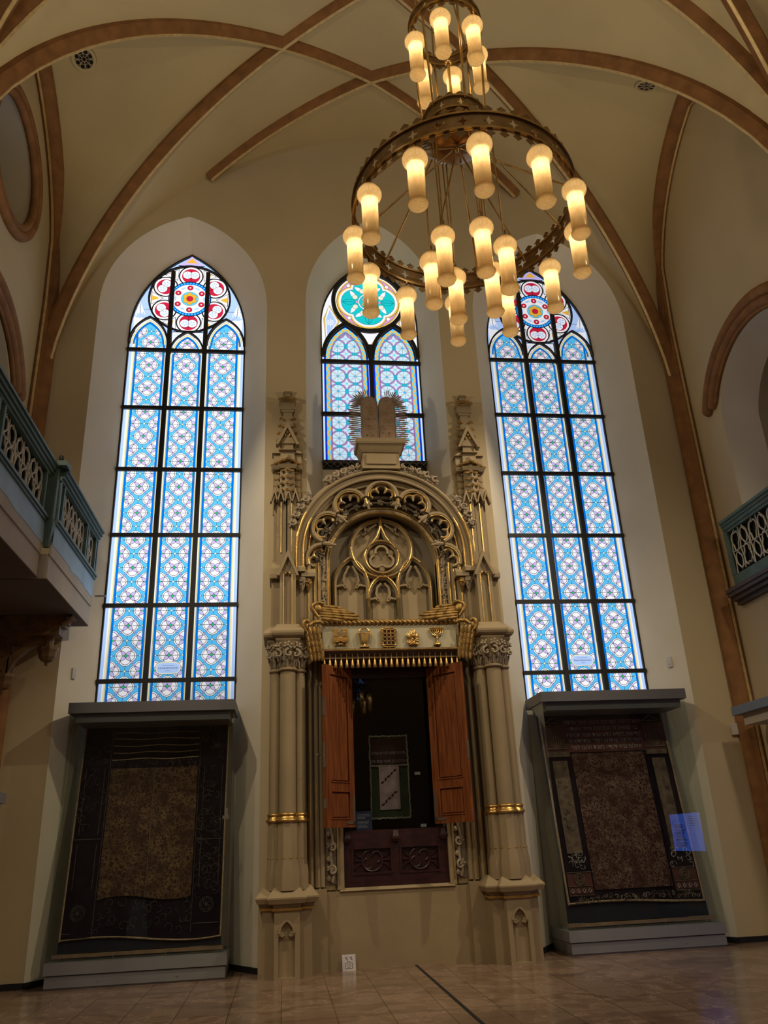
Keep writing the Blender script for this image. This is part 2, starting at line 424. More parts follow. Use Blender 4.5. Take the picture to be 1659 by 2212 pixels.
# baseboard strips in the niches
tn[0]+=1
mb=MB()
for cx in (-LC,LC):
    for a,b in (((cx-1.19,YW),(cx-.86,-.03)),((cx-.86,-.03),(cx+.86,-.03)),((cx+.86,-.03),(cx+1.19,YW))):
        mb.bar((a[0],a[1]-.01,.03),(b[0],b[1]-.01,.03),.02,.06,up=(0,0,1))
mb.box(-4.6,-3.94,YW-.02,YW,0,.06); mb.box(3.94,4.6,YW-.02,YW,0,.06)
struct(mb.build('baseboard_east',M['iron']),'thin dark skirting in the window niches')

# side walls with gallery arcade openings and round windows
def circle(cy,cz,r,n=40): return [(cy+r*cos(TAU*i/n),cz+r*sin(TAU*i/n)) for i in range(n)]
def segarch(y0,y1,zb,zs,za,n=20):
    hw=(y1-y0)/2; rise=za-zs; R=(rise*rise+hw*hw)/(2*rise); cy=(y0+y1)/2; cz=za-R
    a0=atan2(zs-cz,y0-cy); pts=[(y0,zb)]
    for i in range(n+1):
        g=a0+(pi-2*a0)*i/n; pts.append((cy+R*cos(g),cz+R*sin(g)))
    pts.append((y1,zb)); return pts
for s in (-1,1):
    sd='left' if s<0 else 'right'
    mb=MB()
    outl=[(YW+.1,0),(YEND,0)]
    up=[]
    y=YEND
    for i in range(160):
        y=YEND+(YW-YEND)*i/159; up.append((y,F(y)+.05))
    up.append((YW+.1,8.6))
    outl+=up
    holes=[]
    for b in range(4):
        yc=-2.43-BAY*b
        (holes.append(circle(yc,9.30,.78)) if s<0 else None)
        holes.append(segarch(yc-1.0,yc+1.0,3.95,6.5,7.25))
    mp=lambda u,v,w:(w,u,v)
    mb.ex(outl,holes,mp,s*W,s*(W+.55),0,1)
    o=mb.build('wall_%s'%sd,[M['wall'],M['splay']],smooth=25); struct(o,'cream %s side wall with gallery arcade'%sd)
    # gallery beyond the arcade
    mb=MB(); x0,x1=sorted((s*(W+.55),s*(W+2.6)))
    mb.box(x0,x1,YEND,YW+.1,3.7,3.9); mb.box(x0,x1,YEND,YW+.1,8.2,8.4)
    xa,xb=sorted((s*(W+2.5),s*(W+2.6))); mb.box(xa,xb,YEND,YW+.1,3.7,10.4)
    mb.box(x0,x1,YW,YW+.1,3.7,10.4); mb.box(x0,x1,YEND,YEND+.1,3.7,10.4); mb.box(x0,x1,YEND,YW,10.3,10.4)
    struct(mb.build('wall_gallery_%s'%sd,M['wall']),'gallery wall behind the %s arcade'%sd)
    # mouldings
    for b in range(2):
        yc=-2.43-BAY*b
        if s<0:
            tn[0]+=1; mb=MB()
            for r,t in ((.90,.07),(.80,.055)):
                mb.tube([(s*(W-.02),yc+r*cos(TAU*i/48),9.30+r*sin(TAU*i/48)) for i in range(48)],t,10,closed=True)
            struct(mb.build('trim_%d'%tn[0],M['rib'],smooth=60),'brown roll moulding round the circular opening on the %s wall, bay %s'%(sd,('by the east wall','nearer the viewer')[b]))
        tn[0]+=1; mb=MB()
        for off,t in ((.24,.085),(.10,.07),(.02,.025)):
            pp=segarch(yc-1.0-off,yc+1.0+off,6.3,6.68-off*.1,7.25+off)[1:-1]
            mb.tube([(s*(W-.03),u,v) for u,v in pp],t,10)
            for q in (pp[0],pp[-1]): mb.blob((s*(W-.03),q[0],q[1]),(t,t,t),n=10,m=6)
        struct(mb.build('trim_%d'%tn[0],M['rib'],smooth=60),'double brown roll moulding over the arcade arch on the %s wall'%sd)
# floor
mb=MB(); mb.box(-W-.2,W+.2,YEND,.6,-.1,0)
fl=mb.build('floor',M['floor'],smooth=0); struct(fl,'polished brown marble tile floor')
tn[0]+=1
mb=MB(); mb.bar((.16,-.6,.001),(.16,-11,.001),.03,.004,up=(0,0,1)); struct(mb.build('trim_%d'%tn[0],M['iron']),'dark metal joint strip in the floor')

# west end behind the viewer, with blue lancets and an added fill disc
outw=[(-W,0),(W,0),(W,ZS)]+top[1:-1]+[(-W,ZS)]
struct(MB().exy(outw,YEND-.1,YEND).build('wall_west',M['wall'],smooth=0),'plain west wall behind the viewer')
WW=empty('window_5',(.6,YEND+.02,5.6)); WW['kind']='structure'; WW['label']='row of blue glass lancets and an added pale fill disc in the west wall'
mb=MB(); rs=random.Random(3)
for k in range(6):
    x=-.7+.42*k
    mb.exy([(x+u,v) for u,v in arch(0,.14,5.9,6.9,7.2,6)],YEND+.004,YEND+.012)
mb2=MB()
mb2.exy([(1.55*cos(TAU*i/40),9.5+1.55*sin(TAU*i/40)) for i in range(40)],YEND+.004,YEND+.012)
mb2.build('pale_glass',emis('west_fill_glow',(.80,.88,1.0),WEST_FILL),WW,smooth=0)  # glowing pale disc added as cool fill from behind the viewer
mb.build('blue_glass',emis('west_glass',(.12,.35,.9),1.2),WW,smooth=0)
mb=MB()
for k in range(6):
    x=-.7+.42*k; mb.sweep([(x+u,YEND+.01,v) for u,v in arch(0,.15,5.9,6.9,7.22,6)],[(-.02,-.02),(.02,-.02),(.02,.02),(-.02,.02)],(0,1,0))
mb.build('lead_frame',M['stone2'],WW)
# ------------------------------------------------------------------ stained glass
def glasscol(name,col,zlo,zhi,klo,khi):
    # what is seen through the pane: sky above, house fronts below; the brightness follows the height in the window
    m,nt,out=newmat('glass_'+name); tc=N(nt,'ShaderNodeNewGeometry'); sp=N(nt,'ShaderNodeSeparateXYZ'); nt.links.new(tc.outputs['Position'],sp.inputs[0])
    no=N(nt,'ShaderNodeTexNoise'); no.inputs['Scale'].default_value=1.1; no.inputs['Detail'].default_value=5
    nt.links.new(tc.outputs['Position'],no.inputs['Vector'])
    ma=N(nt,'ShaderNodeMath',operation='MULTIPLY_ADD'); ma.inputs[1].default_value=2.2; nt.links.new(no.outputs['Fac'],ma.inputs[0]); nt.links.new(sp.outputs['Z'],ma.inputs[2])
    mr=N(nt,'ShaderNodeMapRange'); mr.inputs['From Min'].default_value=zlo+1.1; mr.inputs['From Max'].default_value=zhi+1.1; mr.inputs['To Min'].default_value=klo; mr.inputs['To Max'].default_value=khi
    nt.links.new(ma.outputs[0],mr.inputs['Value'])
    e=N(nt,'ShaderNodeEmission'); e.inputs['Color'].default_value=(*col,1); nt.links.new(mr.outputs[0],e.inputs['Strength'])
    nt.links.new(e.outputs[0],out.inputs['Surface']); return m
GC=dict(white=(.86,.86,.90),cyan=(.10,.50,.87),blue=(.0,.17,.74),royal=(.01,.03,.62),lilac=(.55,.45,.85),yellow=(.82,.74,.42),green=(.03,.52,.18),
        red=(.55,.015,.05),amber=(.80,.42,.04),pale=(.42,.58,.92),teal=(.01,.55,.58),pinkv=(.66,.32,.62),sky=(.12,.60,.92),cream=(.80,.80,.62),purple=(.40,.20,.48),tealring=(.03,.42,.56),ice=(.58,.78,.97),goldc=(.80,.50,.08))
GN=list(GC)
EXPO=1.0
def glassset(tagn,zlo,zhi,klo,khi): return [glasscol(tagn+'_'+n,GC[n],zlo,zhi,klo,khi) for n in GN]+[M['iron']]
GI={n:i for i,n in enumerate(GN)}; GI['lead']=len(GN)
class Paint:                                    # flat coloured pieces leaded together, in stacked layers 0.6 mm apart
    def __init__(s,cx): s.mb=MB(); s.cx=cx; s.k=0
    def y(s,L): return -.0006*L
    def poly(s,pts,c,L):
        tri=tessellate_polygon([[Vector((p[0],p[1],0)) for p in pts]])
        s.mb.add([(s.cx+p[0],s.y(L),p[1]) for p in pts],[tuple(t) for t in tri],GI[c])
    def polyh(s,outer,hole,c,L):
        fl=outer+hole; tri=tessellate_polygon([[Vector((p[0],p[1],0)) for p in l] for l in (outer,hole)])
        s.mb.add([(s.cx+p[0],s.y(L),p[1]) for p in fl],[tuple(t) for t in tri],GI[c])
    def disc(s,x,z,r,c,L,n=16):
        s.mb.add([(s.cx+x+r*cos(TAU*i/n),s.y(L),z+r*sin(TAU*i/n)) for i in range(n)],[tuple(range(n))],GI[c])
    def ring(s,x,z,r0,r1,c,L,n=18,a0=0,a1=TAU):
        full=abs(a1-a0-TAU)<1e-6; m=n if full else n+1
        vs=[]
        for i in range(m):
            a=a0+(a1-a0)*i/n
            for r in (r0,r1): vs.append((s.cx+x+r*cos(a),s.y(L),z+r*sin(a)))
        fs=[(2*i,2*i+1,2*((i+1)%m)+1,2*((i+1)%m)) for i in range(n)]
        s.mb.add(vs,fs,GI[c])
    def stroke(s,pts,w,c,L,closed=False):
        m=len(pts); vs=[]
        for i in range(m):
            a=Vector(pts[i-1] if (i>0 or closed) else pts[i]); b=Vector(pts[(i+1)%m] if (i<m-1 or closed) else pts[i])
            t=b-a
            if t.length<1e-9: t=Vector((1,0))
            t.normalize(); n=Vector((-t.y,t.x)); p=Vector(pts[i])
            for e in (-1,1):
                q=p+n*w/2*e; vs.append((s.cx+q.x,s.y(L),q.y))
        fs=[(2*i,2*i+1,2*((i+1)%m)+1,2*((i+1)%m)) for i in range(m if closed else m-1)]
        s.mb.add(vs,fs,GI[c])
    def rect(s,x0,x1,z0,z1,c,L): s.poly([(x0,z0),(x1,z0),(x1,z1),(x0,z1)],c,L)
LW=.007
def lens(x,z,ang,l,w,n=6):
    pts=[]
    R=(l*l/4+w*w/4)/w
    for sgn in (1,-1):
        for i in range(n):
            t=-1+2*i/n; u=t*l/2*sgn; v=sgn*(sqrt(max(0,R*R-(t*l/2)**2))-(R-w/2)); pts.append((x+u*cos(ang)-v*sin(ang),z+u*sin(ang)+v*cos(ang)))
    return pts
def quatre(p,x,z,half=0):
    r=.062; o=.054
    dirs=[(1,0),(0,1),(-1,0),(0,-1)]
    if half: dirs=[d for d in dirs if d[0]*half<=0]
    for dx,dz in dirs:
        cx,cz=x+dx*o,z+dz*o
        a0,a1=(0,TAU)
        if half and dx==0: a0,a1=(pi/2,3*pi/2) if half>0 else (-pi/2,pi/2)
        full=a1-a0>6; n=16 if full else 9
        def fan(rr,c,L):
            p.poly([(cx+rr*cos(a0+(a1-a0)*i/n),cz+rr*sin(a0+(a1-a0)*i/n)) for i in range(n if full else n+1)],c,L)
        fan(r+.021,'lead',3); fan(r+.016,'white',4); fan(r+.002,'lead',4.5); fan(r-.004,'white',6)
        p.ring(cx,cz,r-.004,r+.002,'lead',7.6,n,a0,a1)
    for k in range(4):
        a=pi/4+k*pi/2
        if half and cos(a)*half>0: continue
        l=.078; p.poly(lens(x+cos(a)*l/2,z+sin(a)*l/2,a,l,.034),'lilac',7)
        q=.112; p.poly(lens(x+cos(a)*q,z+sin(a)*q,a,.060,.030,2),'lead',4.6); p.poly(lens(x+cos(a)*q,z+sin(a)*q,a,.050,.020,2),'lilac',4.8)
    if not half:
        p.disc(x,z,.022,'lead',9,10); p.disc(x,z,.017,'green',10,10)
    else:
        a0,a1=(pi/2,3*pi/2) if half>0 else (-pi/2,pi/2)
        p.poly([(x+.02*cos(a0+(a1-a0)*i/6),z+.02*sin(a0+(a1-a0)*i/6)) for i in range(7)],'green',10)
def light_field(p,x0,x1,z0,z1,top=None,b0=.055,b1=.055):
    # one vertical light of the big windows: borders and a lattice of four-lobed flowers
    fx0,fx1=x0+b0,x1-b1; xc=(fx0+fx1)/2; h=(fx1-fx0)/2
    p.rect(x0,x1,z0,z1,'cyan',0)
    T=.3945; z=3.19-4*T
    while z<z1+.1:
        if z0+.13<z<z1-.08: quatre(p,xc,z)
        zz=z+T/2
        if z0+.13<zz<z1-.08:
            quatre(p,xc+h,zz,1); quatre(p,xc-h,zz,-1)
            p.disc(xc,zz,.017,'lead',9,10); p.disc(xc,zz,.0135,'cream',10,10)
        for sx in (-1,1):
            p.disc(xc+sx*(h-.010),z,.013,'lead',8,8); p.disc(xc+sx*(h-.010),z,.010,'cream',9,8)
        for q in (z,zz): p.stroke([(x0,q),(x1,q)],.006,'lead',8.5)
        p.stroke([(xc,zz-.06),(xc,zz+.06)],.005,'lead',8.5)
        z+=T
    for sx,e,bw in ((-1,x0,b0),(1,x1,b1)):
        i_=e-sx*bw
        a,b=sorted((i_,e)); p.rect(a,b,z0,z1,'white',11)
        a,b=sorted((i_,i_+sx*.026)); p.rect(a,b,z0,z1,'blue',12)
        a,b=sorted((i_+sx*.034,i_+sx*.034+sx*min(.026,bw*.3))); p.rect(a,b,z0,z1,'yellow',12)
        if bw>.08: a,b=sorted((i_+sx*.075,e)); p.rect(a,b,z0,z1,'pale',12)
        for q in (i_,i_+sx*.026,i_+sx*.034): p.stroke([(q,z0),(q,z1)],.004,'lead',13)
def pa(cx,hw,zs,za,n=10): return arch(cx,hw,zs,zs,za,n)[1:-1]
def lancet_head(p,xc,hw,zs,za,z1):
    # bands following the pointed head, then the ground outside it
    o=pa(xc,hw,zs,za)
    bands=[(.0,'white'),(.022,'yellow'),(.045,'blue'),(.068,None)]
    for (d,c),(d2,_) in zip(bands,bands[1:]):
        a=pa(xc,hw-d,zs,za-d*1.5); b=pa(xc,hw-d2,zs,za-d2*1.5)
        p.poly(a+b[::-1],c,15); p.stroke(b,.004,'lead',16)
    # spandrels
    for sx in (-1,1):
        half=[q for q in o if (q[0]-xc)*sx>=-1e-6]
        half=sorted(half,key=lambda q:q[1])
        p.poly(half+[(xc+sx*(hw+.03),za+.0),(xc+sx*(hw+.03),zs)] if True else half,'pale',14)
    p.stroke(o,.020,'lead',17)
def big_window(idx,cx,gset,mirror_small=False):
    p=Paint(cx); HW=.838; ZB=2.80
    lights=[(-.835,-.298),(-.232,.232),(.298,.835)]
    lights=[(-.838,-.295),(-.235,.235),(.295,.838)]
    heads=[(8.28,8.75),(8.12,8.50),(8.28,8.75)]
    for (x0,x1),(zs,za) in zip(lights,heads):
        light_field(p,x0,x1,ZB,za-.02,None,.115 if x0<-.5 else .055,.115 if x1>.5 else .055); lancet_head(p,(x0+x1)/2,(x1-x0)/2,zs,za,za)
    # panel with a dedication in the middle light
    z=3.19+.3945*.55
    def lozenge(r,c,L,z=3.42):
        pts=[]
        for i in range(20):
            a=TAU*i/20; pts.append((.10*(1 if cos(a)>0 else -1)*.8+r*cos(a)*1.0,z+r*sin(a)))
        p.poly(pts,c,L)
    lozenge(.082,'lead',11); lozenge(.078,'cream',12); lozenge(.066,'pale',13)
    rs=random.Random(idx)
    for zz,wd,h in ((3.452,.07,.010),(3.42,.12,.018),(3.385,.03,.008)):
        x=-wd
        while x<wd:
            l=rs.uniform(.006,.014); p.rect(x,x+l*.45,zz-h*.5,zz+h*rs.uniform(.2,.6),'lead',14); x+=l
    # tympanum ground
    oa=arch(0,HW+.0,8.50,8.52,9.93,14)
    lowb=[(.838,8.0)]
    for sx in (-1,1):
        side=[q for q in oa if q[0]*sx>=-1e-6]; side=sorted(side,key=lambda q:q[1])
        p.poly([(sx*.0,8.2),(sx*HW,8.2)]+side,'pale',-1)
    C=(0,9.12)
    # leaf sprays in the outer spandrels
    for sx in (-1,1):
        p.poly([(sx*.60,8.70),(sx*.80,8.50),(sx*.81,8.75),(sx*.74,9.05)],'white',17.2)
        for k in range(6):
            a=atan2(8.75-8.62,0)+(k-2.5)*.45; p.poly(lens(sx*.70+.07*cos(a),8.74+.07*sin(a),a,.12,.035,4),'pale',18)
        p.stroke([(sx*.60,8.72),(sx*.72,8.80),(sx*.74,9.02)],.008,'lead',18)
    # small triangles beside the middle head
    for sx in (-1,1):
        p.poly([(sx*.06,8.50),(sx*.225,8.50),(sx*.225,8.22)],'white',17.4); p.stroke([(sx*.04,8.515),(sx*.24,8.515),(sx*.235,8.16)],.018,'lead',18)
        for k in range(5): p.poly(lens(sx*.165+.03*cos(k*1.25),8.43+.03*sin(k*1.25),k*1.25,.05,.016,3),'pale',18.2)
    # rose
    p.disc(0,9.12,.625,'lead',19,40); p.disc(0,9.12,.595,'white',20,40)
    for k in range(6):
        a=pi/2+k*pi/3; lx,lz=.432*cos(a),9.12+.432*sin(a)
        b=a+pi/6; tx,tz=.50*cos(b),9.12+.50*sin(b)
        tri=[(.585*cos(b-.20),9.12+.585*sin(b-.20)),(.59*cos(b+.20),9.12+.59*sin(b+.20)),(.40*cos(b),9.12+.40*sin(b))]
        p.stroke(tri,.016,'lead',21,True)
        tri2=[(.57*cos(b-.09),9.12+.57*sin(b-.09)),(.57*cos(b+.09),9.12+.57*sin(b+.09)),(.45*cos(b),9.12+.45*sin(b))]
        p.poly(tri2,'amber',22)
        p.disc(lx,lz,.190,'lead',23,26); p.disc(lx,lz,.170,'white',24,26); p.disc(lx,lz,.140,'red',25,24)
        for sg in (-1,1):
            qx,qz=lx+.055*cos(a+pi/2)*sg+.02*cos(a),lz+.055*sin(a+pi/2)*sg+.02*sin(a)
            p.disc(qx,qz,.074,'lead',26,16); p.disc(qx,qz,.070,'white',27,16)
            for j in range(5):
                c_=a+j*1.2; p.poly(lens(qx+.032*cos(c_),qz+.032*sin(c_),c_,.05,.022,3),'pale',28)
        p.stroke([(lx-.13*cos(a),lz-.13*sin(a)),(lx+.10*cos(a),lz+.10*sin(a))],.006,'lead',29)
    p.disc(0,9.12,.325,'lead',31,36); p.disc(0,9.12,.312,'blue',32,36)
    for k in range(40):
        a=TAU*k/40; p.disc(.292*cos(a),9.12+.292*sin(a),.013,'sky',33,7)
    p.disc(0,9.12,.272,'lead',34,32); p.disc(0,9.12,.267,'white',35,32)
    for k in range(6):
        a=pi/2+k*pi/3; x,z=.205*cos(a),9.12+.205*sin(a)
        p.disc(x,z,.047,'lead',36,14); p.disc(x,z,.043,'red',37,14); p.disc(x,z,.014,'cream',38,8)
        b=a+pi/6; p.poly(lens(.215*cos(b),9.12+.215*sin(b),b+pi/2,.10,.035,4),'pale',36)
    p.disc(0,9.12,.132,'lead',36,24); p.disc(0,9.12,.127,'sky',37,24)
    for k in range(6):
        a=pi/2+k*pi/3; p.disc(.072*cos(a),9.12+.072*sin(a),.044,'lead',38,12); p.disc(.072*cos(a),9.12+.072*sin(a),.040,'amber',39,12)
    p.disc(0,9.12,.052,'lead',40,14); p.disc(0,9.12,.047,'red',41,14)
    # top point
    p.poly([(-.20,9.745),(.20,9.745),(0,9.93)],'lilac',30); p.stroke([(-.20,9.745),(.20,9.745)],.014,'lead',31); p.poly([(-.09,9.80),(.09,9.80),(0,9.895)],'amber',31)
    root=empty('window_%d'%idx,(cx,0,ZB),'tall stained glass window with three lights and a red rose, '+('left of the ark' if cx<0 else 'right of the ark')); root['kind']='structure'
    p.mb.build('stained_glass',gset,root,smooth=0,recalc=False)
    f=MB()
    for x in (-.265,.265): f.box(cx+x-.031,cx+x+.031,-.075,-.03,ZB,9.60)
    f.build('mullion_bars',M['iron'],root)
    f=MB()
    for k in range(6):
        z=8.155-.98*k
        f.box(cx-.86,cx+.86,-.07,-.03,z-.026,z+.026)
    f.build('crossbars',M['iron'],root)
    # frame round the opening
    f=MB(); o=[(cx+u,-.03,v) for u,v in arch(0,.85,ZB,8.5,9.94,14)]
    f.sweep(o,[(-.010,-.01),(.012,-.01),(.012,.03),(-.010,.03)],(0,1,0)); f.build('window_frame',M['iron'],root)
    # saddle tracery bars following the heads
    f=MB()
    for (x0,x1),(zs,za) in zip(lights,heads):
        f.sweep([(cx+u,-.035,v) for u,v in pa((x0+x1)/2,(x1-x0)/2+.01,zs,za)],[(-.010,-.02),(.012,-.02),(.012,.02),(-.010,.02)],(0,1,0))
    f.tube([(cx+.612*cos(TAU*i/48),-.035,9.12+.612*sin(TAU*i/48)) for i in range(48)],.014,6,closed=True)
    f.build('tracery_bars',M['iron'],root)
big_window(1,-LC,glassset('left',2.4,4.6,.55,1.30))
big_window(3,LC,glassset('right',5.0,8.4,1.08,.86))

def centre_window():
    cx=.02; p=Paint(cx); ZB=6.36
    R=.742
    p.rect(-R,R,ZB,8.9,'ice',0)
    lights=[(-.70,-.015),(.045,.72)]
    lights=[(-.715,-.035),(.035,.715)]
    for x0,x1 in lights:
        xc=(x0+x1)/2; hw=(x1-x0)/2
        k=.2655; n0=0
        z=ZB+.13-k
        fx0,fx1=x0+.13,x1-.10
        while z<8.72:
            for j in range(2):
                x=xc+(j-.5)*k
                if ZB+.0<z:
                    p.ring(x,z,.108,.138,'lead',2,22); p.ring(x,z,.111,.135,'tealring' if True else 'purple',3,22)
                    for s_ in range(4):
                        a=s_*pi/2+.35; p.ring(x,z,.111,.135,'purple',3.5,6,a,a+.85)
                    p.disc(x,z,.021,'lead',4,10); p.disc(x,z,.017,'cyan',5,10)
                    for s_ in range(4):
                        a=pi/4+s_*pi/2
                        for d in (-.007,.007):
                            p.stroke([(x+.025*cos(a)-d*sin(a),z+.025*sin(a)+d*cos(a)),(x+.16*cos(a)-d*sin(a),z+.16*sin(a)+d*cos(a))],.0035,'lead',2.5)
                        p.stroke([(x+.025*cos(a),z+.025*sin(a)),(x+.16*cos(a),z+.16*sin(a))],.010,'cream',2.4)
                    p.stroke([(x-.133,z),(x+.133,z)],.004,'lead',2.2); p.stroke([(x,z-.133),(x,z+.133)],.004,'lead',2.2)
                    if j==0 or True:
                        p.disc(x+(k/2 if j==0 else k/2),z+k/2,.017,'sky',4.5,10)
            z+=k
        # side borders: royal blue, zigzag of amber and light blue, purple line
        for sx in (-1,1):
            e=xc+sx*hw
            a,b=sorted((e,e-sx*.028)); p.rect(a,b,ZB,8.2,'royal',7)
            a,b=sorted((e-sx*.028,e-sx*.092)); p.rect(a,b,ZB,8.2,'sky',7)
            a,b=sorted((e-sx*.092,e-sx*.110)); p.rect(a,b,ZB,8.2,'purple',7)
            z=ZB; t=0
            while z<8.15:
                u,v=(e-sx*.034,e-sx*.086) if t%2==0 else (e-sx*.086,e-sx*.034)
                p.stroke([(u,z),(v,z+.075)],.026,'goldc',8); z+=.079; t+=1
            for q in (.028,.092,.110): p.stroke([(e-sx*q,ZB),(e-sx*q,8.2)],.004,'lead',9)
        zs,za=8.14,8.73
        bands=[(0,'royal'),(.028,'sky'),(.092,'purple'),(.11,None)]
        for (d,c),(d2,_) in zip(bands,bands[1:]):
            A=pa(xc,hw-d,zs,za-d*1.25,12); B=pa(xc,hw-d2,zs,za-d2*1.25,12)
            p.poly(A+B[::-1],c,11); p.stroke(B,.004,'lead',13)
        A=pa(xc,hw-.036,zs,za-.045,14); B=pa(xc,hw-.084,zs,za-.105,14)
        for i in range(len(A)-1):
            p.stroke([A[i] if i%2 else B[i], B[i+1] if i%2 else A[i+1]],.024,'goldc',12)
        o=pa(xc,hw,zs,za,12)
        for sx in (-1,1):
            half=sorted([q for q in o if (q[0]-xc)*sx>=-1e-6],key=lambda q:q[1])
            p.poly(half+[(xc+sx*(hw+.03),za),(xc+sx*(hw+.03),zs)],'white',10)
        p.stroke(o,.05,'lead',14)
    oa=arch(0,R,8.2,8.75,9.90,16)
    for sx in (-1,1):
        side=sorted([q for q in oa if q[0]*sx>=-1e-6],key=lambda q:q[1])
        p.poly([(sx*R,8.25)]+side+[(0,8.62),(sx*.36,8.75)],'white',9.5)
        tri=[(sx*.68,8.42),(sx*.70,8.85),(sx*.62,9.10),(sx*.47,8.80)]
        p.stroke(tri,.018,'goldc',15,True); p.stroke(tri,.026,'lead',14.8,True); p.poly([(sx*.655,8.52),(sx*.67,8.84),(sx*.61,9.02),(sx*.51,8.79)],'pale',15)
        for k in range(8): p.poly(lens(sx*.605+.045*cos(k*.785),8.78+.045*sin(k*.785),k*.785,.06,.022,3),'white',15.4)
        p.disc(sx*.605,8.78,.018,'cream',15.8,8)
    tri=[(-.17,8.62),(.17,8.62),(0,8.36)]; p.poly([(-.26,8.66),(.26,8.66),(0,8.24)],'white',14.5); p.stroke(tri,.022,'lead',15,True); p.stroke(tri,.016,'goldc',15.5,True); p.stroke([(-.24,8.66),(.24,8.66)],.02,'lead',15)
    C=9.18
    p.disc(0,C,.585,'lead',17,44); p.disc(0,C,.525,'white',18,44); p.disc(0,C,.505,'goldc',19,44); p.disc(0,C,.485,'lead',20,44); p.disc(0,C,.48,'pinkv',21,44)
    def foil(rr,o_,c,L):
        pts=[]
        for i in range(64):
            a=TAU*i/64; m=rr+o_*abs(cos(2*a))**.7; pts.append((m*cos(a),C+m*sin(a)))
        p.poly(pts,c,L)
    foil(.40,.10,'lead',22); foil(.395,.098,'goldc',23); foil(.372,.095,'white',24); foil(.335,.095,'lead',25); foil(.33,.094,'teal',26)
    for k in range(4):
        a=k*pi/2
        b=a+pi/4; p.disc(.435*cos(b),C+.435*sin(b),.034,'lead',27,12); p.disc(.435*cos(b),C+.435*sin(b),.030,'white',28,12)
        p.poly(lens(.30*cos(a),C+.30*sin(a),a,.23,.11,6),'lead',27); p.poly(lens(.30*cos(a),C+.30*sin(a),a,.215,.10,6),'teal',28)
        p.stroke([(.2*cos(a),C+.2*sin(a)),(.4*cos(a),C+.4*sin(a))],.006,'lead',29)
        for sg in (-1,1):
            c_=a+sg*.52
            p.poly(lens(.27*cos(c_),C+.27*sin(c_),c_+sg*.5,.20,.075,5),'lead',28.5); p.poly(lens(.27*cos(c_),C+.27*sin(c_),c_+sg*.5,.19,.068,5),'white',29)
            d=a+sg*.42; p.disc(.225*cos(d),C+.225*sin(d),.046,'lead',30,12); p.disc(.225*cos(d),C+.225*sin(d),.042,'cream',31,12)
        p.disc(.18*cos(a),C+.18*sin(a),.022,'pinkv',31,8)
    p.disc(0,C,.165,'lead',32,28); p.disc(0,C,.16,'white',33,28); p.disc(0,C,.142,'lead',34,28); p.disc(0,C,.138,'teal',35,28)
    for k in range(2):
        pts=[(.12*cos(pi/2+k*pi+i*TAU/3),C+.12*sin(pi/2+k*pi+i*TAU/3)) for i in range(3)]
        p.stroke(pts+[pts[0]],.024,'lead',36+k*2); p.stroke(pts+[pts[0]],.017,('goldc','pinkv')[k],37+k*2)
    p.rect(-R,R,6.24,ZB,'lead',6)
    root=empty('window_2',(cx,0,6.24),'shorter stained glass window with two lights and a turquoise roundel above the ark'); root['kind']='structure'
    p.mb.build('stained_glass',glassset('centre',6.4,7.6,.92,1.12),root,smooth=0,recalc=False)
    f=MB(); f.box(cx-.033,cx+.033,-.08,-.03,6.24,8.35); f.build('mullion_bars',M['iron'],root)
    f=MB()
    for z in (8.04,7.13,6.34): f.box(cx-.76,cx+.76,-.07,-.03,z-.03,z+.03)
    f.build('crossbars',M['iron'],root)
    f=MB()
    for x0,x1 in lights: f.sweep([(cx+u,-.04,v) for u,v in pa((x0+x1)/2,(x1-x0)/2+.012,8.14,8.74,12)],[(-.028,-.025),(.028,-.025),(.028,.025),(-.028,.025)],(0,1,0))
    f.tube([(cx+.555*cos(TAU*i/48),-.04,C+.555*sin(TAU*i/48)) for i in range(48)],.034,8,closed=True)
    o=[(cx+u,-.03,v) for u,v in arch(0,R+.01,6.24,8.75,9.90,14)]
    f.sweep(o,[(-.010,-.01),(.012,-.01),(.012,.03),(-.010,.03)],(0,1,0)); f.build('tracery_bars',M['iron'],root)
    # faint wire grille at the foot
    f=MB()
    for i in range(-7,8): f.tube([(cx+i*.1-.05,-.085,6.25),(cx+i*.1+.05,-.085,6.35)],.003,4); f.tube([(cx+i*.1+.05,-.085,6.25),(cx+i*.1-.05,-.085,6.35)],.003,4)
    f.build('wire_grille',M['stone2'],root)
centre_window()
# ------------------------------------------------------------------ the ark
ARK=empty('torah_ark',(0,-.6,0),'carved cream and gold gothic ark with open wooden doors between the windows','ark')
ST=M['stone']; GD=M['gold']
def sx_list(): return (-1,1)
def leaf_cluster(mb,c,r,rs,n=5,yf=.6,mi=0):
    # curled carved foliage: lobes round a centre and a curling stem
    for k in range(n):
        a=TAU*k/n+rs.uniform(-.3,.3); d=r*.62
        mb.blob((c[0]+d*cos(a),c[1]-r*rs.uniform(.0,.35),c[2]+d*sin(a)),(r*.42,r*.32*yf*1.5,r*.36),mi,7,5,Matrix.Rotation(-a,3,'Y'))
    mb.blob((c[0],c[1]-r*.45,c[2]),(r*.3,r*.3,r*.3),mi,7,5)
def curl(mb,c,r,a0,turn,t,mi=0,y=0,n=14):
    pts=[]
    for i in range(n+1):
        u=i/n; a=a0+turn*u; q=r*(1-.72*u); pts.append((c[0]+q*cos(a),c[1]+y-.02*sin(pi*u),c[2]+q*sin(a)))
    mb.tube(pts,[t*(1-.45*i/n) for i in range(n+1)],6,mi=mi)
    mb.blob(pts[-1],t*1.25,mi,7,5)
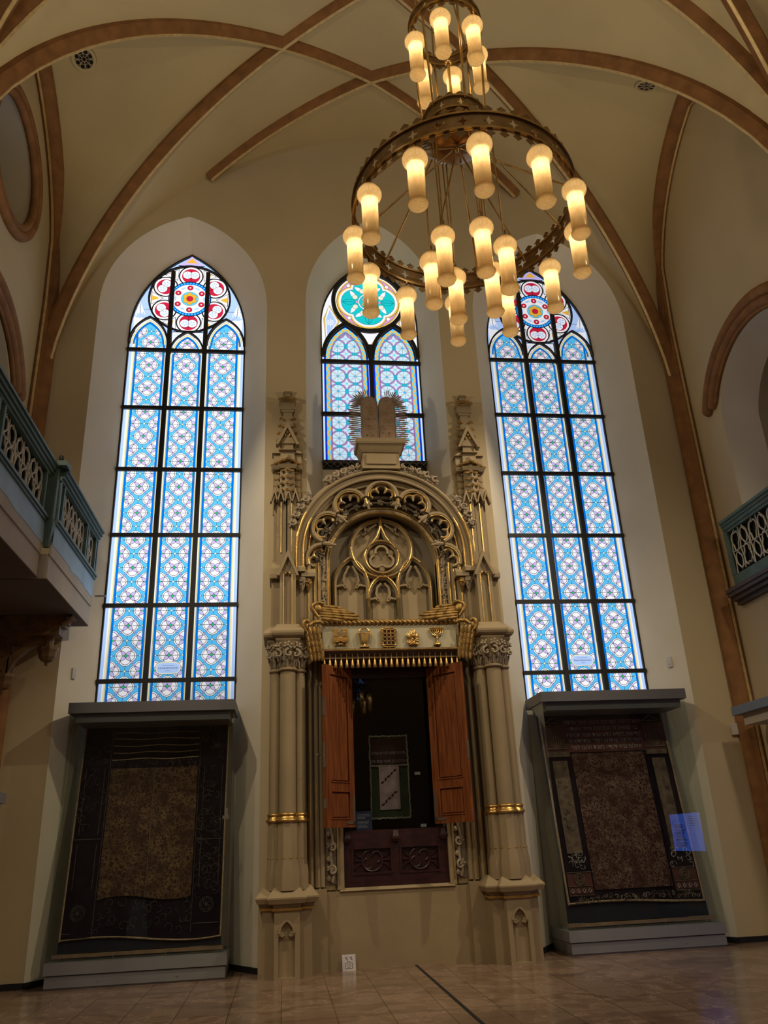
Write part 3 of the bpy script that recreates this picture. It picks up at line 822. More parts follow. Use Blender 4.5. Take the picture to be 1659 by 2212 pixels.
def stepped(mb,prof,blocks,mi=0):
    # blocks: (x0,x1,yfront); prof: (z,offset) pairs
    for x0,x1,yf in blocks:
        for (z0,o0),(z1,o1) in zip(prof,prof[1:]):
            if o1<0: mb.frus((x0-o0,x1+o0,yf-o0,-.50),z0,(x0+.006,x1-.006,yf-o1*2.6,-.50),z1,mi)
            else: mb.frus((x0-o0,x1+o0,yf-o0,-.50),z0,(x0-o1,x1+o1,yf-o1,-.50),z1,mi)
def trefoil_panel(x0,x1,zb,zt):
    # opening of a blind gothic panel: pointed trefoil head
    xc=(x0+x1)/2; hw=(x1-x0)/2; zs=zt-hw*1.75
    pts=[(x0,zb),(x0,zs-.02)]
    pts+= [(xc-hw*.45,zs+.00),(xc-hw*.30,zs+hw*.18),(xc-hw*.62,zs+hw*.25),(xc-hw*.72,zs+hw*.62),(xc-hw*.5,zs+hw*1.05),(xc,zt-hw*.2)]
    r=[(2*xc-x,z) for x,z in pts[::-1]]
    return pts+r
def ring_arc(r,z,y,n=48,zfoot=None,cx=0):
    p=[]
    if zfoot is not None: p.append((cx-r,y,zfoot))
    p+=[(cx+r*cos(pi-pi*i/n),y,z+r*sin(pi-pi*i/n)) for i in range(n+1)]
    if zfoot is not None: p.append((cx+r,y,zfoot))
    return p
for s in (-1,1):
    sd='left' if s<0 else 'right'; ax=1.235*s
    X=lambda a,b:tuple(sorted((s*a,s*b)))
    # pedestal
    mb=MB(); gm=MB()
    c0,c1=X(1.105,1.37)
    mb.box(c0,c1,-1.06,-.5,0,.63)
    p0,p1=X(1.155,1.325)
    front=[(c0,0),(c1,0),(c1,.63),(c0,.63)]
    mb.exy(front,-1.10,-1.06,[trefoil_panel(p0,p1,.02,.565)])
    # raised pointed hood inside the panel
    xc=(p0+p1)/2
    hood=[(u,-1.098,v) for u,v in arch(xc,.078,.40,.42,.545,8)[1:-1]]
    mb.sweep(hood,[(-.012,-.014),(.012,-.014),(.012,.03),(-.012,.03)],(0,1,0))
    for q in (-1,1):
        mb.tube([(xc+q*.078,-1.09,.42),(xc+q*.05,-1.09,.395),(xc+q*.022,-1.09,.41)],.014,6)
    a0,a1=X(.975,1.105); mb.box(a0,a1,-.98,-.5,0,.63)
    a2,a3=X(1.37,1.495); mb.box(a2,a3,-.98,-.5,0,.63)
    b0,b1=X(.80,.975); mb.box(b0,b1,-.72,-.5,0,.80)
    blocks=[(c0,c1,-1.10),(a0,a1,-.98),(a2,a3,-.98)]
    stepped(mb,[(.63,.0),(.655,.012),(.695,.012),(.70,.055),(.745,.075),(.76,.075),(.86,-.03)],blocks)
    stepped(gm,[(.632,.016),(.640,.024),(.656,.024),(.662,.016)],blocks)
    o=mb.build('pedestal',ST,ARK)
    gm.build('gilt_fillet',GD,o)
    # octagonal plinth cluster
    mb=MB(); cols=((1.235,-.985,.115,.092),(1.10,-.895,.082,.066),(1.372,-.895,.082,.066))
    for cx,cy,R,r in cols:
        mb.lathe([(R*1.22,.82),(R*1.22,1.00),(R*.98,1.14),(R*.98,1.50)],(s*cx,cy,0),8,ph=pi/8)
    x0,x1=X(1.02,1.45); mb.box(x0,x1,-.86,-.5,.80,1.52)
    o=mb.build('plinth_cluster',ST,ARK,smooth=20)
    g=MB()
    for cx,cy,R,r in cols:
        for k in range(4):
            a=-pi/2+(k-1.5)*pi/4; 
            g.blob((s*cx+R*.93*cos(a),cy+R*.93*sin(a),1.135),(R*.20,.012,.007),n=8,m=4,M=Matrix.Rotation(a+pi/2,3,'Z'))
    g.build('gilt_chamfer',GD,o)
    g=MB()
    for cx,cy,R,r in cols:
        pr=[(r*.9,1.495)]
        for zc,rr,t in ((1.515,r*1.26,.017),(1.575,r*1.12,.014)):
            pr+=[(rr+t*cos(q),zc+t*sin(q)) for q in (-1.5,-.75,0,.75,1.5)]
        pr+=[(r*.95,1.60)]
        g.lathe(pr,(s*cx,cy,0),24)
    g.build('torus_rings',GD,ARK,smooth=60)
    # columns
    for cx,cy,R,r in cols:
        MB().lathe([(r,1.58),(r*.985,2.4),(r*.97,3.17)],(s*cx,cy,0),28).build('column_shaft',ST,ARK,smooth=60)
    mb=MB(); x0,x1=X(1.03,1.445); mb.box(x0,x1,-.84,-.5,1.5,3.55); mb.build('pilaster_backing',ST,ARK)
    # capital
    mb=MB()
    for cx,cy,R,r in cols:
        mb.lathe([(r*1.15,3.145),(r*1.28,3.155),(r*1.28,3.172),(r*1.02,3.185),(r*1.05,3.27),(r*1.30,3.38),(r*1.75,3.485)],(s*cx,cy,0),18)
    cap=mb.build('capital_bell',M['stone'],ARK,smooth=40)
    mb=MB(); rs=random.Random(11)
    for cx,cy,R,r in cols:
        for k in range(3):
            a=-pi/2+(k-1)*.80; q=r*1.5; big=cx==1.235
            b=(s*cx+q*cos(a)*1.08,cy+q*sin(a)*1.05,3.425)
            rr=.060 if big else .050
            for j in range(6):
                g_=TAU*j/6+.3*k; mb.blob((b[0]+rr*.62*cos(g_),b[1]-.012*(j%2),b[2]+rr*.55*sin(g_)),(rr*.42,rr*.36,rr*.30),0,8,5,Matrix.Rotation(-g_,3,'Y'))
            mb.blob((b[0],b[1]-.022,b[2]),rr*.30,0,8,5)
            d=1 if (k+(s>0))%2 else -1
            curl(mb,(b[0]+d*.012,b[1]-.014,b[2]-.095),rr*.92,pi/2,d*5.0,.017)
            mb.tube([(s*cx+r*1.02*cos(a-.1),cy+r*1.02*sin(a-.1),3.19),(s*cx+r*1.25*cos(a-.1),cy+r*1.25*sin(a-.1),3.25),(b[0]-d*rr*.8,b[1],b[2]-.08),(b[0]-d*rr*.3,b[1],b[2]-.02)],[.012,.017,.017,.010],7)
            for e in (-1,1): mb.tube([(s*cx+r*1.04*cos(a+e*.38),cy+r*1.04*sin(a+e*.38),3.20),(s*cx+r*1.20*cos(a+e*.36),cy+r*1.20*sin(a+e*.36),3.27),(s*cx+r*1.42*cos(a+e*.34),cy+r*1.42*sin(a+e*.34),3.30),(s*cx+r*1.36*cos(a+e*.34),cy+r*1.36*sin(a+e*.34),3.255)],[.010,.018,.016,.008],7)
    mb.build('capital_foliage',M['stone2'],cap,smooth=60)
    # abacus
    mb=MB(); c0,c1=X(1.10,1.37); a0,a1=X(1.0,1.10); a2,a3=X(1.37,1.47)
    bl=[(c0,c1,-1.10),(a0,a1,-.99),(a2,a3,-.99)]
    stepped(mb,[(3.475,-.005),(3.50,.012),(3.53,.0),(3.55,.045),(3.575,.055),(3.60,.055),(3.72,-.045)],bl)
    mb.build('abacus',ST,ARK)
    # upper shaft with gilded grooves
    mb=MB(); c0,c1=X(1.14,1.335); mb.box(c0,c1,-.93,-.5,3.6,4.40)
    gx0,gx1=X(1.185,1.29)
    mb.exy([(c0,3.62),(c1,3.62),(c1,4.40),(c0,4.40)],-.96,-.93,[[(gx0,3.66),(gx1,3.66),(gx1,4.33),((gx0+gx1)/2,4.42-.03),(gx0,4.33)]])
    a0,a1=X(1.04,1.14); a2,a3=X(1.335,1.44); mb.box(a0,a1,-.80,-.5,3.6,4.42); mb.box(a2,a3,-.85,-.5,3.6,4.32)
    d0,d1=X(.93,1.04); mb.box(d0,d1,-.76,-.5,3.6,4.36)
    o=mb.build('upper_shaft',ST,ARK)
    g=MB()
    for q in (gx0,gx1):
        g.box(q-.007,q+.007,-.966,-.945,3.70,4.35)
    for q in (-1,1):
        g.blob(((gx0+gx1)/2+q*.027,-.955,4.37),(.022,.012,.02),n=8,m=5)
    g.build('gilt_fillet',GD,o)
    # gable over the shaft
    mb=MB(); xc=(c0+c1)/2
    mb.exy([(xc-.135,4.33),(xc-.105,4.33),(xc,4.575),(xc+.105,4.33),(xc+.135,4.33),(xc,4.67)],-1.01,-.90)
    mb.exy([(xc-.10,4.38),(xc+.10,4.38),(xc,4.60)],-.955,-.5)
    for (q0,q1,z0,z1,yf) in ((a2,a3,4.32,4.60,-.90),(d0-.01,d1+.01,4.36,4.52,-.84),(a0,a1,4.42,4.56,-.87)):
        mb.box(q0-.02,q1+.02,yf-.02,-.5,z0,z0+.05); mb.frus((q0-.02,q1+.02,yf-.02,-.5),z0+.05,(q0+.01,q1-.01,-.62,-.5),z1+.06)
    mb.build('gable',ST,ARK,smooth=20)
    # two small foliage bosses under the arch springing
    for q,y in ((.985,-.82),(1.06,-.86)):
        mb=MB(); rs=random.Random(3); leaf_cluster(mb,(s*q,y-.0,4.29),.045,rs,6); leaf_cluster(mb,(s*q,y,4.25),.03,rs,4); mb.lathe([(.0,4.16),(.03,4.22),(.045,4.30),(.05,4.345)],(s*q,y+.03,0),10)
        mb.build('foliage_boss',M['bronze_gold'] if q<1 else M['stone2'],ARK,smooth=60)
    # pinnacle: slender stage, crocketed spire, crown, upper spire
    mb=MB(); xs=(1.165,1.285,1.39)
    for i,q in enumerate((1.165,1.30)):
        mb.lathe([(.085,4.5),(.082,5.5)],(s*(q+.02),-.70 if i==0 else -.66,0),4,ph=pi/4)
    x0,x1=X(1.10,1.42); mb.box(x0,x1,-.66,-.5,4.45,5.50)
    for q in (1.14,1.235,1.33,1.415):
        a=s*q; mb.exy([(a-.055,5.40),(a-.038,5.40),(a,5.53),(a+.038,5.40),(a+.055,5.40),(a,5.60)],-.80,-.70)
    o=mb.build('pinnacle_stage',ST,ARK,smooth=20)
    g=MB()
    for q,y in ((1.19,-.765),(1.325,-.725),):
        g.box(s*q-.008,s*q+.008,y-.006,y+.01,4.72,5.42)
    g.build('gilt_fillet',GD,o)
    mb=MB(); c=s*1.245
    mb.lathe([(.125,5.45),(.105,6.0),(.10,6.10)],(c,-.66,0),6,ph=pi/6)
    for q in (-.135,.135): mb.lathe([(.06,5.45),(.045,5.85),(.05,6.02)],(c+q,-.63,0),4,ph=pi/4)
    mb.box(c-.19,c+.19,-.60,-.5,5.3,6.1)
    # cornice
    for q,w in ((0,.11),(-.14,.055),(.14,.055)):
        y=-.70 if q==0 else -.66
        mb.frus((c+q-w,c+q+w,y-.06,-.5),5.90,(c+q-w-.02,c+q+w+.02,y-.09,-.5),5.95); 
    for q,w,z in ((0,.10,6.17),(-.13,.06,6.14),(.13,.06,6.14)):
        mb.frus((c+q-w,c+q+w,-.74 if q==0 else -.70,-.5),6.0,(c+q-w*.9,c+q+w*.9,-.72 if q==0 else -.68,-.5),z)
        mb.frus((c+q-w-.015,c+q+w+.015,-.77 if q==0 else -.72,-.5),z,(c+q-w*.4,c+q+w*.4,-.70,-.5),z+.05)
    # upper tier gable
    mb.lathe([(.115,6.12),(.105,6.36)],(c,-.64,0),4,ph=pi/4)
    mb.exy([(c-.155,6.25),(c-.12,6.25),(c,6.50),(c+.12,6.25),(c+.155,6.25),(c,6.60)],-.78,-.66)
    mb.exy([(c-.10,6.28),(c+.10,6.28),(c,6.50)],-.74,-.6)
    mb.lathe([(.14,6.30),(.085,6.80)],(c,-.60,0),4,ph=pi/4)
    mb.box(c-.085,c+.085,-.67,-.5,6.80,6.84); mb.exy([(c-.10,6.84),(c+.10,6.84),(c+.10,6.94),(c-.10,6.94)],-.68,-.5,[[(c-.06,6.84+.0),(c+.06,6.84),(c+.06,6.91),(c-.06,6.91)]] if False else [])
    mb.frus((c-.09,c+.09,-.68,-.5),6.94,(c-.115,c+.115,-.71,-.5),6.965)
    mb.box(c-.045,c+.045,-.63,-.5,6.96,7.12); mb.frus((c-.06,c+.06,-.65,-.5),7.12,(c-.05,c+.05,-.64,-.5),7.15)
    sp=mb.build('spire',ST,ARK,smooth=20)
    g=MB(); rs=random.Random(5)
    def crocket(x,y,z,r=.024):
        g.blob((x,y,z),(r,r*.8,r*.6),n=7,m=4); g.blob((x-r*.6,y-r*.5,z-r*.5),(r*.55,r*.5,r*.5),n=6,m=4); g.blob((x+r*.6,y-r*.5,z-r*.5),(r*.55,r*.5,r*.5),n=6,m=4); g.blob((x,y-r*.7,z-r*.7),(r*.4,r*.4,r*.4),n=6,m=4)
    for k in range(4):
        z=5.58+k*.095
        for q,y in ((-.175,-.65),(-.075,-.755),(0,-.79),(.075,-.755),(.175,-.65),(-.125,-.68),(.125,-.68)):
            crocket(c+q*(1-.05*k),y,z+.02*abs(q)*3,.026 if abs(q)<.1 else .021)
    for k in range(15):
        u=-1+2*k/14; crocket(c+u*.20,-.70-.09*(1-abs(u)),6.03-.055*abs(u)+rs.uniform(-.006,.006),.026)
    for k,z in enumerate((6.36,6.47,6.585,6.70)):
        for q in (-1,1): crocket(c+q*(.125-.012*k),-.66,z,.030); crocket(c+q*(.09-.012*k),-.68,z-.02,.02)
    for k in range(7):
        u=-1+2*k/6; crocket(c+u*.10,-.70-.02*(1-abs(u)),7.01-.02*abs(u),.028); crocket(c+u*.09,-.70,6.96,.022)
    for q in (-.03,.03): g.blob((c+q,-.75,6.40),(.016,.014,.03),n=7,m=5)
    g.blob((c,-.76,6.44),(.014,.014,.025),n=7,m=5)
    g.build('gilt_crockets',M['bronze_gold'],sp,smooth=60)
# --- portal arch
ZC=4.70
mb=MB()
band=[(.0,-.24),(.05,-.25),(.13,-.235),(.155,-.20),(.155,.06),(.0,.06)]
mb.sweep(ring_arc(1.045,ZC,-.56,56,4.42),band,(0,1,0))
# hollow and inner roll
mb.sweep(ring_arc(1.0,ZC,-.62,56,4.42),[(-.03,-.10),(.03,-.14),(.05,-.12),(.05,.10),(-.03,.10)],(0,1,0))
ar=mb.build('portal_arch',ST,ARK,smooth=30)
g=MB()
for r,y,t in ((1.135,-.825,.024),(1.045,-.80,.020),(.975,-.735,.016)):
    g.tube(ring_arc(r,ZC,y,56,4.44),t,8)
tip=MB(); 
o=g.build('roll_moulding',ST,ar,smooth=60); 
g=MB()
for s in (-1,1):
    for r,y,t,a1 in ((1.135,-.834,.022,.62),(1.045,-.81,.018,.55),(.975,-.742,.015,.35)):
        pts=[(s*r,y,4.44)]+[(s*r*cos(a1*i/10),y,ZC+r*sin(a1*i/10)) for i in range(11)]
        g.tube(pts,[t]*9+[t*.7,t*.4,t*.15],8)
g.build('gilt_roll',GD,ar,smooth=60)
# jambs: mouldings between the columns and the opening
mb=MB(); g=MB(); gd=MB()
for s in (-1,1):
    X=lambda a,b:tuple(sorted((s*a,s*b)))
    # upper part, above the valance
    for r,y,t in ((.975,-.74,.03),(.90,-.68,.028),(.845,-.64,.03)):
        mb.tube([(s*r,y,.82),(s*r,y,4.55)],t,8)
    x0,x1=X(.70,1.03); mb.box(x0,x1,-.60,-.5,.78,4.7)
    x0,x1=X(.86,1.03); mb.box(x0,x1,-.66,-.5,.78,4.6)
    x0,x1=X(.60,.675); mb.box(x0,x1,-.64,-.5,.78,3.4)
    for r,y,z0,z1 in ((.975,-.772,3.75,4.5),(.90,-.71,3.75,4.55),(.845,-.672,3.75,4.6),(.722,-.615,3.75,4.66)):
        g.box(s*r-.008,s*r+.008,y-.006,y+.012,z0,z1)
    for r,y in ((.975,-.772),(.90,-.71),(.655,-.648)):
        g.box(s*r-.005,s*r+.005,y-.004,y+.01,.84,1.9)
    # gilded vertical hood at the mid jamb
o=mb.build('jamb_mouldings',ST,ARK,smooth=50); g.build('gilt_fillet',GD,o)
# inner arch moulding
mb=MB(); mb.sweep(ring_arc(.70,4.62,-.52,48,3.72),[(0,-.09),(.04,-.10),(.075,-.05),(.075,.1),(0,.1)],(0,1,0)); 
ia=mb.build('inner_arch',ST,ARK,smooth=30)
g=MB(); g.tube(ring_arc(.705,4.62,-.615,48,3.72),.012,6); g.tube(ring_arc(.775,4.62,-.60,48,3.72),.010,6); g.build('gilt_roll',GD,ia,smooth=60)
# soffit wall behind the hanging tracery
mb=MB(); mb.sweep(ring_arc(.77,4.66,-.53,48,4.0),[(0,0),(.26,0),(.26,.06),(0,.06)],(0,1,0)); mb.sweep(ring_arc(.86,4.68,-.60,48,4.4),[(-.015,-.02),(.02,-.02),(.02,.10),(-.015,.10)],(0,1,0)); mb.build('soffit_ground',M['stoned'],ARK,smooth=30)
# hanging cusped tracery, five lobes and two half lobes
mb=MB(); g=MB(); SP=.56
ROP=[(-.030,-.03),(-.012,-.055),(.012,-.055),(.030,-.03),(.030,.045),(-.030,.045)]
for k in range(-3,4):
    th=pi/2+k*SP; rc=.80; cx,cz=rc*cos(th),ZC+rc*sin(th); R=.205
    l0=l1=1.62
    if k==-3: l0,l1=1.62,.25
    if k==3: l0,l1=.25,1.62
    pts=[]
    for i in range(29):
        a=th+l0-(l0+l1)*i/28; pts.append((cx+R*cos(a),-.735,cz+R*sin(a)))
    mb.sweep(pts,ROP,(0,1,0))
    g.tube([(cx+(p[0]-cx)*.89,-.772,cz+(p[2]-cz)*.89) for p in pts],.009,6)
    for da,rr,dd in ((0,.070,.098),(1.15,.062,.10),(-1.15,.062,.10)):
        if abs(k)==3 and da*k>0: continue
        a=th+da; x,z=cx+dd*cos(a),cz+dd*sin(a); sub=[]
        for i in range(15):
            b=a+1.55-3.1*i/14; sub.append((x+rr*cos(b),-.725,z+rr*sin(b)))
        mb.sweep(sub,[(-.015,-.02),(.015,-.02),(.015,.03),(-.015,.03)],(0,1,0)); g.tube([(p[0],-.75,p[2]) for p in sub],.007,6)
    for q in (-1,1):
        if abs(k)==3 and q*k>0: continue
        a=th+q*.60; x,z=cx+.062*cos(a),cz+.062*sin(a)
        mb.tube([(cx+.15*cos(a),-.73,cz+.15*sin(a)),(cx+.10*cos(a),-.735,cz+.10*sin(a)),(x,-.735,z)],[.024,.020,.008],7)
for k in range(-3,3):
    th=pi/2+(k+.5)*SP; ux,uz=cos(th),sin(th); tx,tz=-uz,ux
    x,z=.70*ux,ZC+.70*uz
    mb.tube([(.80*ux,-.75,ZC+.80*uz),(.72*ux,-.765,ZC+.72*uz),(.655*ux,-.765,ZC+.655*uz)],[.022,.034,.012],8)
    for q in (-1,1):
        mb.blob((x+tx*.042*q,-.755,z+tz*.042*q),(.024,.024,.024)); mb.tube([(x+ux*.06,-.75,z+uz*.06),(x+tx*.03*q+ux*.03,-.765,z+tz*.03*q+uz*.03),(x+tx*.052*q-ux*.005,-.76,z+tz*.052*q-uz*.005)],[.012,.014,.010],6)
    mb.blob((.645*ux,-.765,ZC+.645*uz),(.020,.02,.020))
    if k in (-1,0): g.tube([(.79*ux,-.785,ZC+.79*uz),(.70*ux,-.803,ZC+.70*uz)],[.006,.012],6)
for k in range(-2,4):
    th=pi/2+(k-.5)*SP; a,b=th-.15,th+.15
    mb.add([(.985*cos(a),-.70,ZC+.985*sin(a)),(.985*cos(b),-.70,ZC+.985*sin(b)),(.88*cos(th),-.70,ZC+.88*sin(th))],[(0,1,2)])
o=mb.build('hanging_tracery',ST,ARK,smooth=40); g.build('gilt_edge',GD,o,smooth=60)
# foliage garland in the hollow
mb=MB(); rs=random.Random(21)
vine=[]
for s in (-1,1):
    for i in range(8):
        z=3.98+i*.10; vine.append((s*(.785+.02*sin(i*2.2)),z))
for i in range(15):
    a=pi*(i+.5)/15; vine.append((.815*cos(a),4.66+.815*sin(a)))
for i,(x,z) in enumerate(vine):
    if i<16 and i%2: curl(mb,(x,-.60,z),.045,rs.uniform(0,6),rs.choice((-1,1))*4.4,.013)
    else: leaf_cluster(mb,(x,-.60,z),.05,rs,5)
for s in (-1,1):
    mb.tube([(s*.785+.018*sin(j*.9),-.605,3.86+j*.085) for j in range(11)],.017,7)
mb.tube([(.82*cos(.12+(pi-.24)*j/40)+.012*sin(j*1.6),-.59,4.66+.82*sin(.12+(pi-.24)*j/40)) for j in range(41)],.013,6)
for s in (-1,1):     # lower foliage beside the drawer front
    mb.tube([(s*.735+.014*sin(j*1.1),-.635,.86+j*.06) for j in range(18)],.018,7)
    for z in (1.22,.98): curl(mb,(s*.735,-.64,z),.052,pi/2,5.2*s,.015); leaf_cluster(mb,(s*.735+.02*s,-.64,z+.02),.042,rs,5)
    for z in (.90,1.10,1.36,1.62,1.9): mb.blob((s*.735+.035*rs.choice((-1,1)),-.63,z),(.026,.018,.032),n=7,m=5)
mb.build('foliage_garland',M['stone2'],ARK,smooth=60)
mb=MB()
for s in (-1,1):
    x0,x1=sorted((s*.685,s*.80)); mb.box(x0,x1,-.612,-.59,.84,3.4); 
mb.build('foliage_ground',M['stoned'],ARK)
# crockets of foliage along the outer edge of the arch
mb=MB(); rs=random.Random(31)
for s in (-1,1):
    for a in (.33,.43,.53,.63,.96,1.06,1.15):
        r=1.24; x,z=s*r*cos(a),ZC+r*sin(a)
        leaf_cluster(mb,(x,-.76,z),.070,rs,6); curl(mb,(x+s*.012,-.81,z),.055,a,4.5*s,.016)
        leaf_cluster(mb,(s*1.285*cos(a+.045),-.74,ZC+1.285*sin(a+.045)),.042,rs,5)
for i in range(9):
    a=pi/2+(i-4)*.082; r=1.245
    leaf_cluster(mb,(r*cos(a),-.78,ZC+r*sin(a)),.05,rs,6); curl(mb,(r*cos(a),-.82,ZC+r*sin(a)),.04,pi/2,4.4*(1 if i%2 else -1),.013)
mb.build('arch_crockets',M['stone2'],ARK,smooth=60)
# back panel with blind tracery
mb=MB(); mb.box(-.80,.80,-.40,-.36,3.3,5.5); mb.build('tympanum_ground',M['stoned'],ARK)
mb=MB(); g=MB()
TR=[(-.03,-.02),(0,-.045),(.03,-.02),(.03,.09),(-.03,.09)]
def tracery(path,closed=False,w=1.0,gold=True):
    mb.sweep(path,[(a*w,b) for a,b in TR],(0,1,0),closed=closed)
    if gold: g.tube([(p[0],p[1]-.046,p[2]) for p in path],.010*w+.002,6,closed=closed)
Y=-.45
tracery([(.405*cos(TAU*i/48),Y,4.865+.405*sin(TAU*i/48)) for i in range(48)],True)
tracery([(.225*cos(TAU*i/36),Y-.01,4.735+.225*sin(TAU*i/36)) for i in range(36)],True,.9)
for q in (-1,1):
    tracery([(q*.0,Y-.01,5.33),(q*.008,Y-.01,5.15),(q*.05,Y-.01,5.03),(q*.12,Y-.01,4.93),(q*.19,Y-.01,4.85)],w=.8)
    tracery([(q*.415+u,Y,v) for u,v in arch(0,.218,3.7,4.36,4.73,10)],w=.9)
tracery([(u,Y,v) for u,v in arch(0,.197,3.7,4.18,4.49,10)],w=.9)
def cusps(x,hw,zs,za):
    for q in (-1,1):
        mb.sweep([(x+q*hw,Y+.01,zs-.03),(x+q*hw*.55,Y+.01,zs-.01),(x+q*hw*.30,Y+.01,zs-.06)],[(-.012,-.02),(.012,-.02),(.012,.07),(-.012,.07)],(0,1,0))
        mb.sweep([(x+q*hw*.30,Y+.01,zs-.06),(x+q*hw*.50,Y+.01,zs+.05),(x+q*hw*.42,Y+.01,zs+.13),(x+q*hw*.12,Y+.01,za-.07)],[(-.014,-.02),(.014,-.02),(.014,.07),(-.014,.07)],(0,1,0))
        g.blob((x+q*hw*.33,Y-.005,zs-.05),(.016,.012,.012),n=6,m=4)
for x,hw,zs,za in ((-.415,.2,4.38,4.70),(.415,.2,4.38,4.70),(0,.18,4.20,4.46)): cusps(x,hw,zs,za)
for k in range(3):
    a=pi/2+k*TAU/3; mb.sweep([(.085*cos(a)+.082*cos(a+b),Y-.005,4.735+.085*sin(a)+.082*sin(a+b)) for b in [1.9-3.8*i/14 for i in range(15)]],[(-.014,-.025),(.014,-.025),(.014,.07),(-.014,.07)],(0,1,0))
    b=a+pi/3; mb.blob((.14*cos(b),Y+.01,4.735+.14*sin(b)),(.05,.03,.05),n=8,m=5)
for q in (-1,1):
    mb.sweep([(q*.22,Y+.01,5.20),(q*.19,Y+.01,5.10),(q*.25,Y+.01,5.06)],[(-.014,-.02),(.014,-.02),(.014,.07),(-.014,.07)],(0,1,0))
    mb.sweep([(q*.05,Y+.01,5.22),(q*.13,Y+.01,5.16),(q*.19,Y+.01,5.10)],[(-.014,-.02),(.014,-.02),(.014,.07),(-.014,.07)],(0,1,0))
o=mb.build('blind_tracery',ST,ARK,smooth=30); g.build('gilt_edge',GD,o,smooth=60)
mb=MB(); 
for x,hw,za in ((-.415,.16,4.36),(.415,.16,4.36),(0,.14,4.16)): mb.exy(arch(x,hw,3.7,za-.02,za+.06,6),-.402,-.392 if False else -.40-.004)
mb.exy([(.39*cos(TAU*i/40),4.865+.39*sin(TAU*i/40)) for i in range(40)],-.41,-.40); mb.build('tympanum_panels',ST,ARK)
# dado and sill below the doors
mb=MB(); mb.box(-.975,.975,-.64,-.5,0,.765); mb.frus((-.66,.66,-.66,-.5),.765,(-.62,.62,-.60,-.5),.80); mb.build('dado',ST,ARK)
# head of the opening: lintel beam with small consoles under the valance
mb=MB(); mb.box(-.66,.66,-.62,-.5,3.26,3.42)
mb.build('lintel',M['boxdark'],ARK)
mb=MB(); rs=random.Random(9)
for s in (-1,1):
    for q in (.63,.72): mb.lathe([(.03,3.12),(.03,3.30),(.045,3.33),(.05,3.40)],(s*q,-.70,0),12)
    leaf_cluster(mb,(s*.72,-.76,3.33),.045,rs,5)
mb.build('consoles',M['stone2'],ARK,smooth=50)
# burgundy drawer front
mb=MB(); Yp=-.60
fr=[(-.605,.80),(.605,.80),(.605,1.385),(-.605,1.385)]
pan=[[(-.50,.93),(-.05,.93),(-.05,1.20),(-.50,1.20)],[(.05,.93),(.50,.93),(.50,1.20),(.05,1.20)]]
mb.exy(fr,Yp,Yp+.05,pan); mb.box(-.605,.605,Yp+.035,Yp+.07,.80,1.385)
mb.box(-.61,.61,Yp-.01,Yp+.05,.80,.84)
for s in (-1,1):
    for a,b in ((pan[0] if s<0 else pan[1],0),):
        x0,x1=a[0][0],a[1][0]; lp=[(x0,Yp,.93),(x1,Yp,.93),(x1,Yp,1.20),(x0,Yp,1.20)]
        mb.sweep(lp,[(-.012,-.008),(.012,-.008),(.012,.02),(-.012,.02)],(0,1,0),closed=True)
        xc=(x0+x1)/2
        mb.tube([(xc+.115*cos(TAU*i/28),Yp+.022,1.065+.115*sin(TAU*i/28)) for i in range(28)],.014,6,closed=True)
        for k in range(2):
            aa=k*pi+ .6
            mb.tube([(xc+.058*cos(aa)+.056*cos(aa+2.4-4.4*i/12),Yp+.022,1.065+.058*sin(aa)+.056*sin(aa+2.4-4.4*i/12)) for i in range(13)],.011,6)
        for q in (-1,1):
            for w in (-1,1): mb.tube([(xc+q*.115,Yp+.024,1.065+w*.03),(xc+q*.16,Yp+.024,1.065+w*.045),(xc+q*.21,Yp+.024,1.065+w*.10)],.009,6)
            mb.tube([(xc+q*.13,Yp+.024,1.065),(xc+q*.20,Yp+.024,1.065)],.010,6)
dr=mb.build('drawer_front',M['burg'],ARK,smooth=30); dr['label']='dark burgundy carved wooden front below the doors'
mb=MB()
for x in (-.555,0,.555):
    mb.frus((x-.035,x+.035,Yp-.05,Yp),1.31,(x-.025,x+.025,Yp-.03,Yp),1.375); mb.box(x-.05,x+.05,Yp-.06,Yp,1.285,1.31); mb.frus((x-.03,x+.03,Yp-.03,Yp),1.255,(x-.048,x+.048,Yp-.055,Yp),1.285)
mb.build('drawer_bracket',M['burg'],dr)
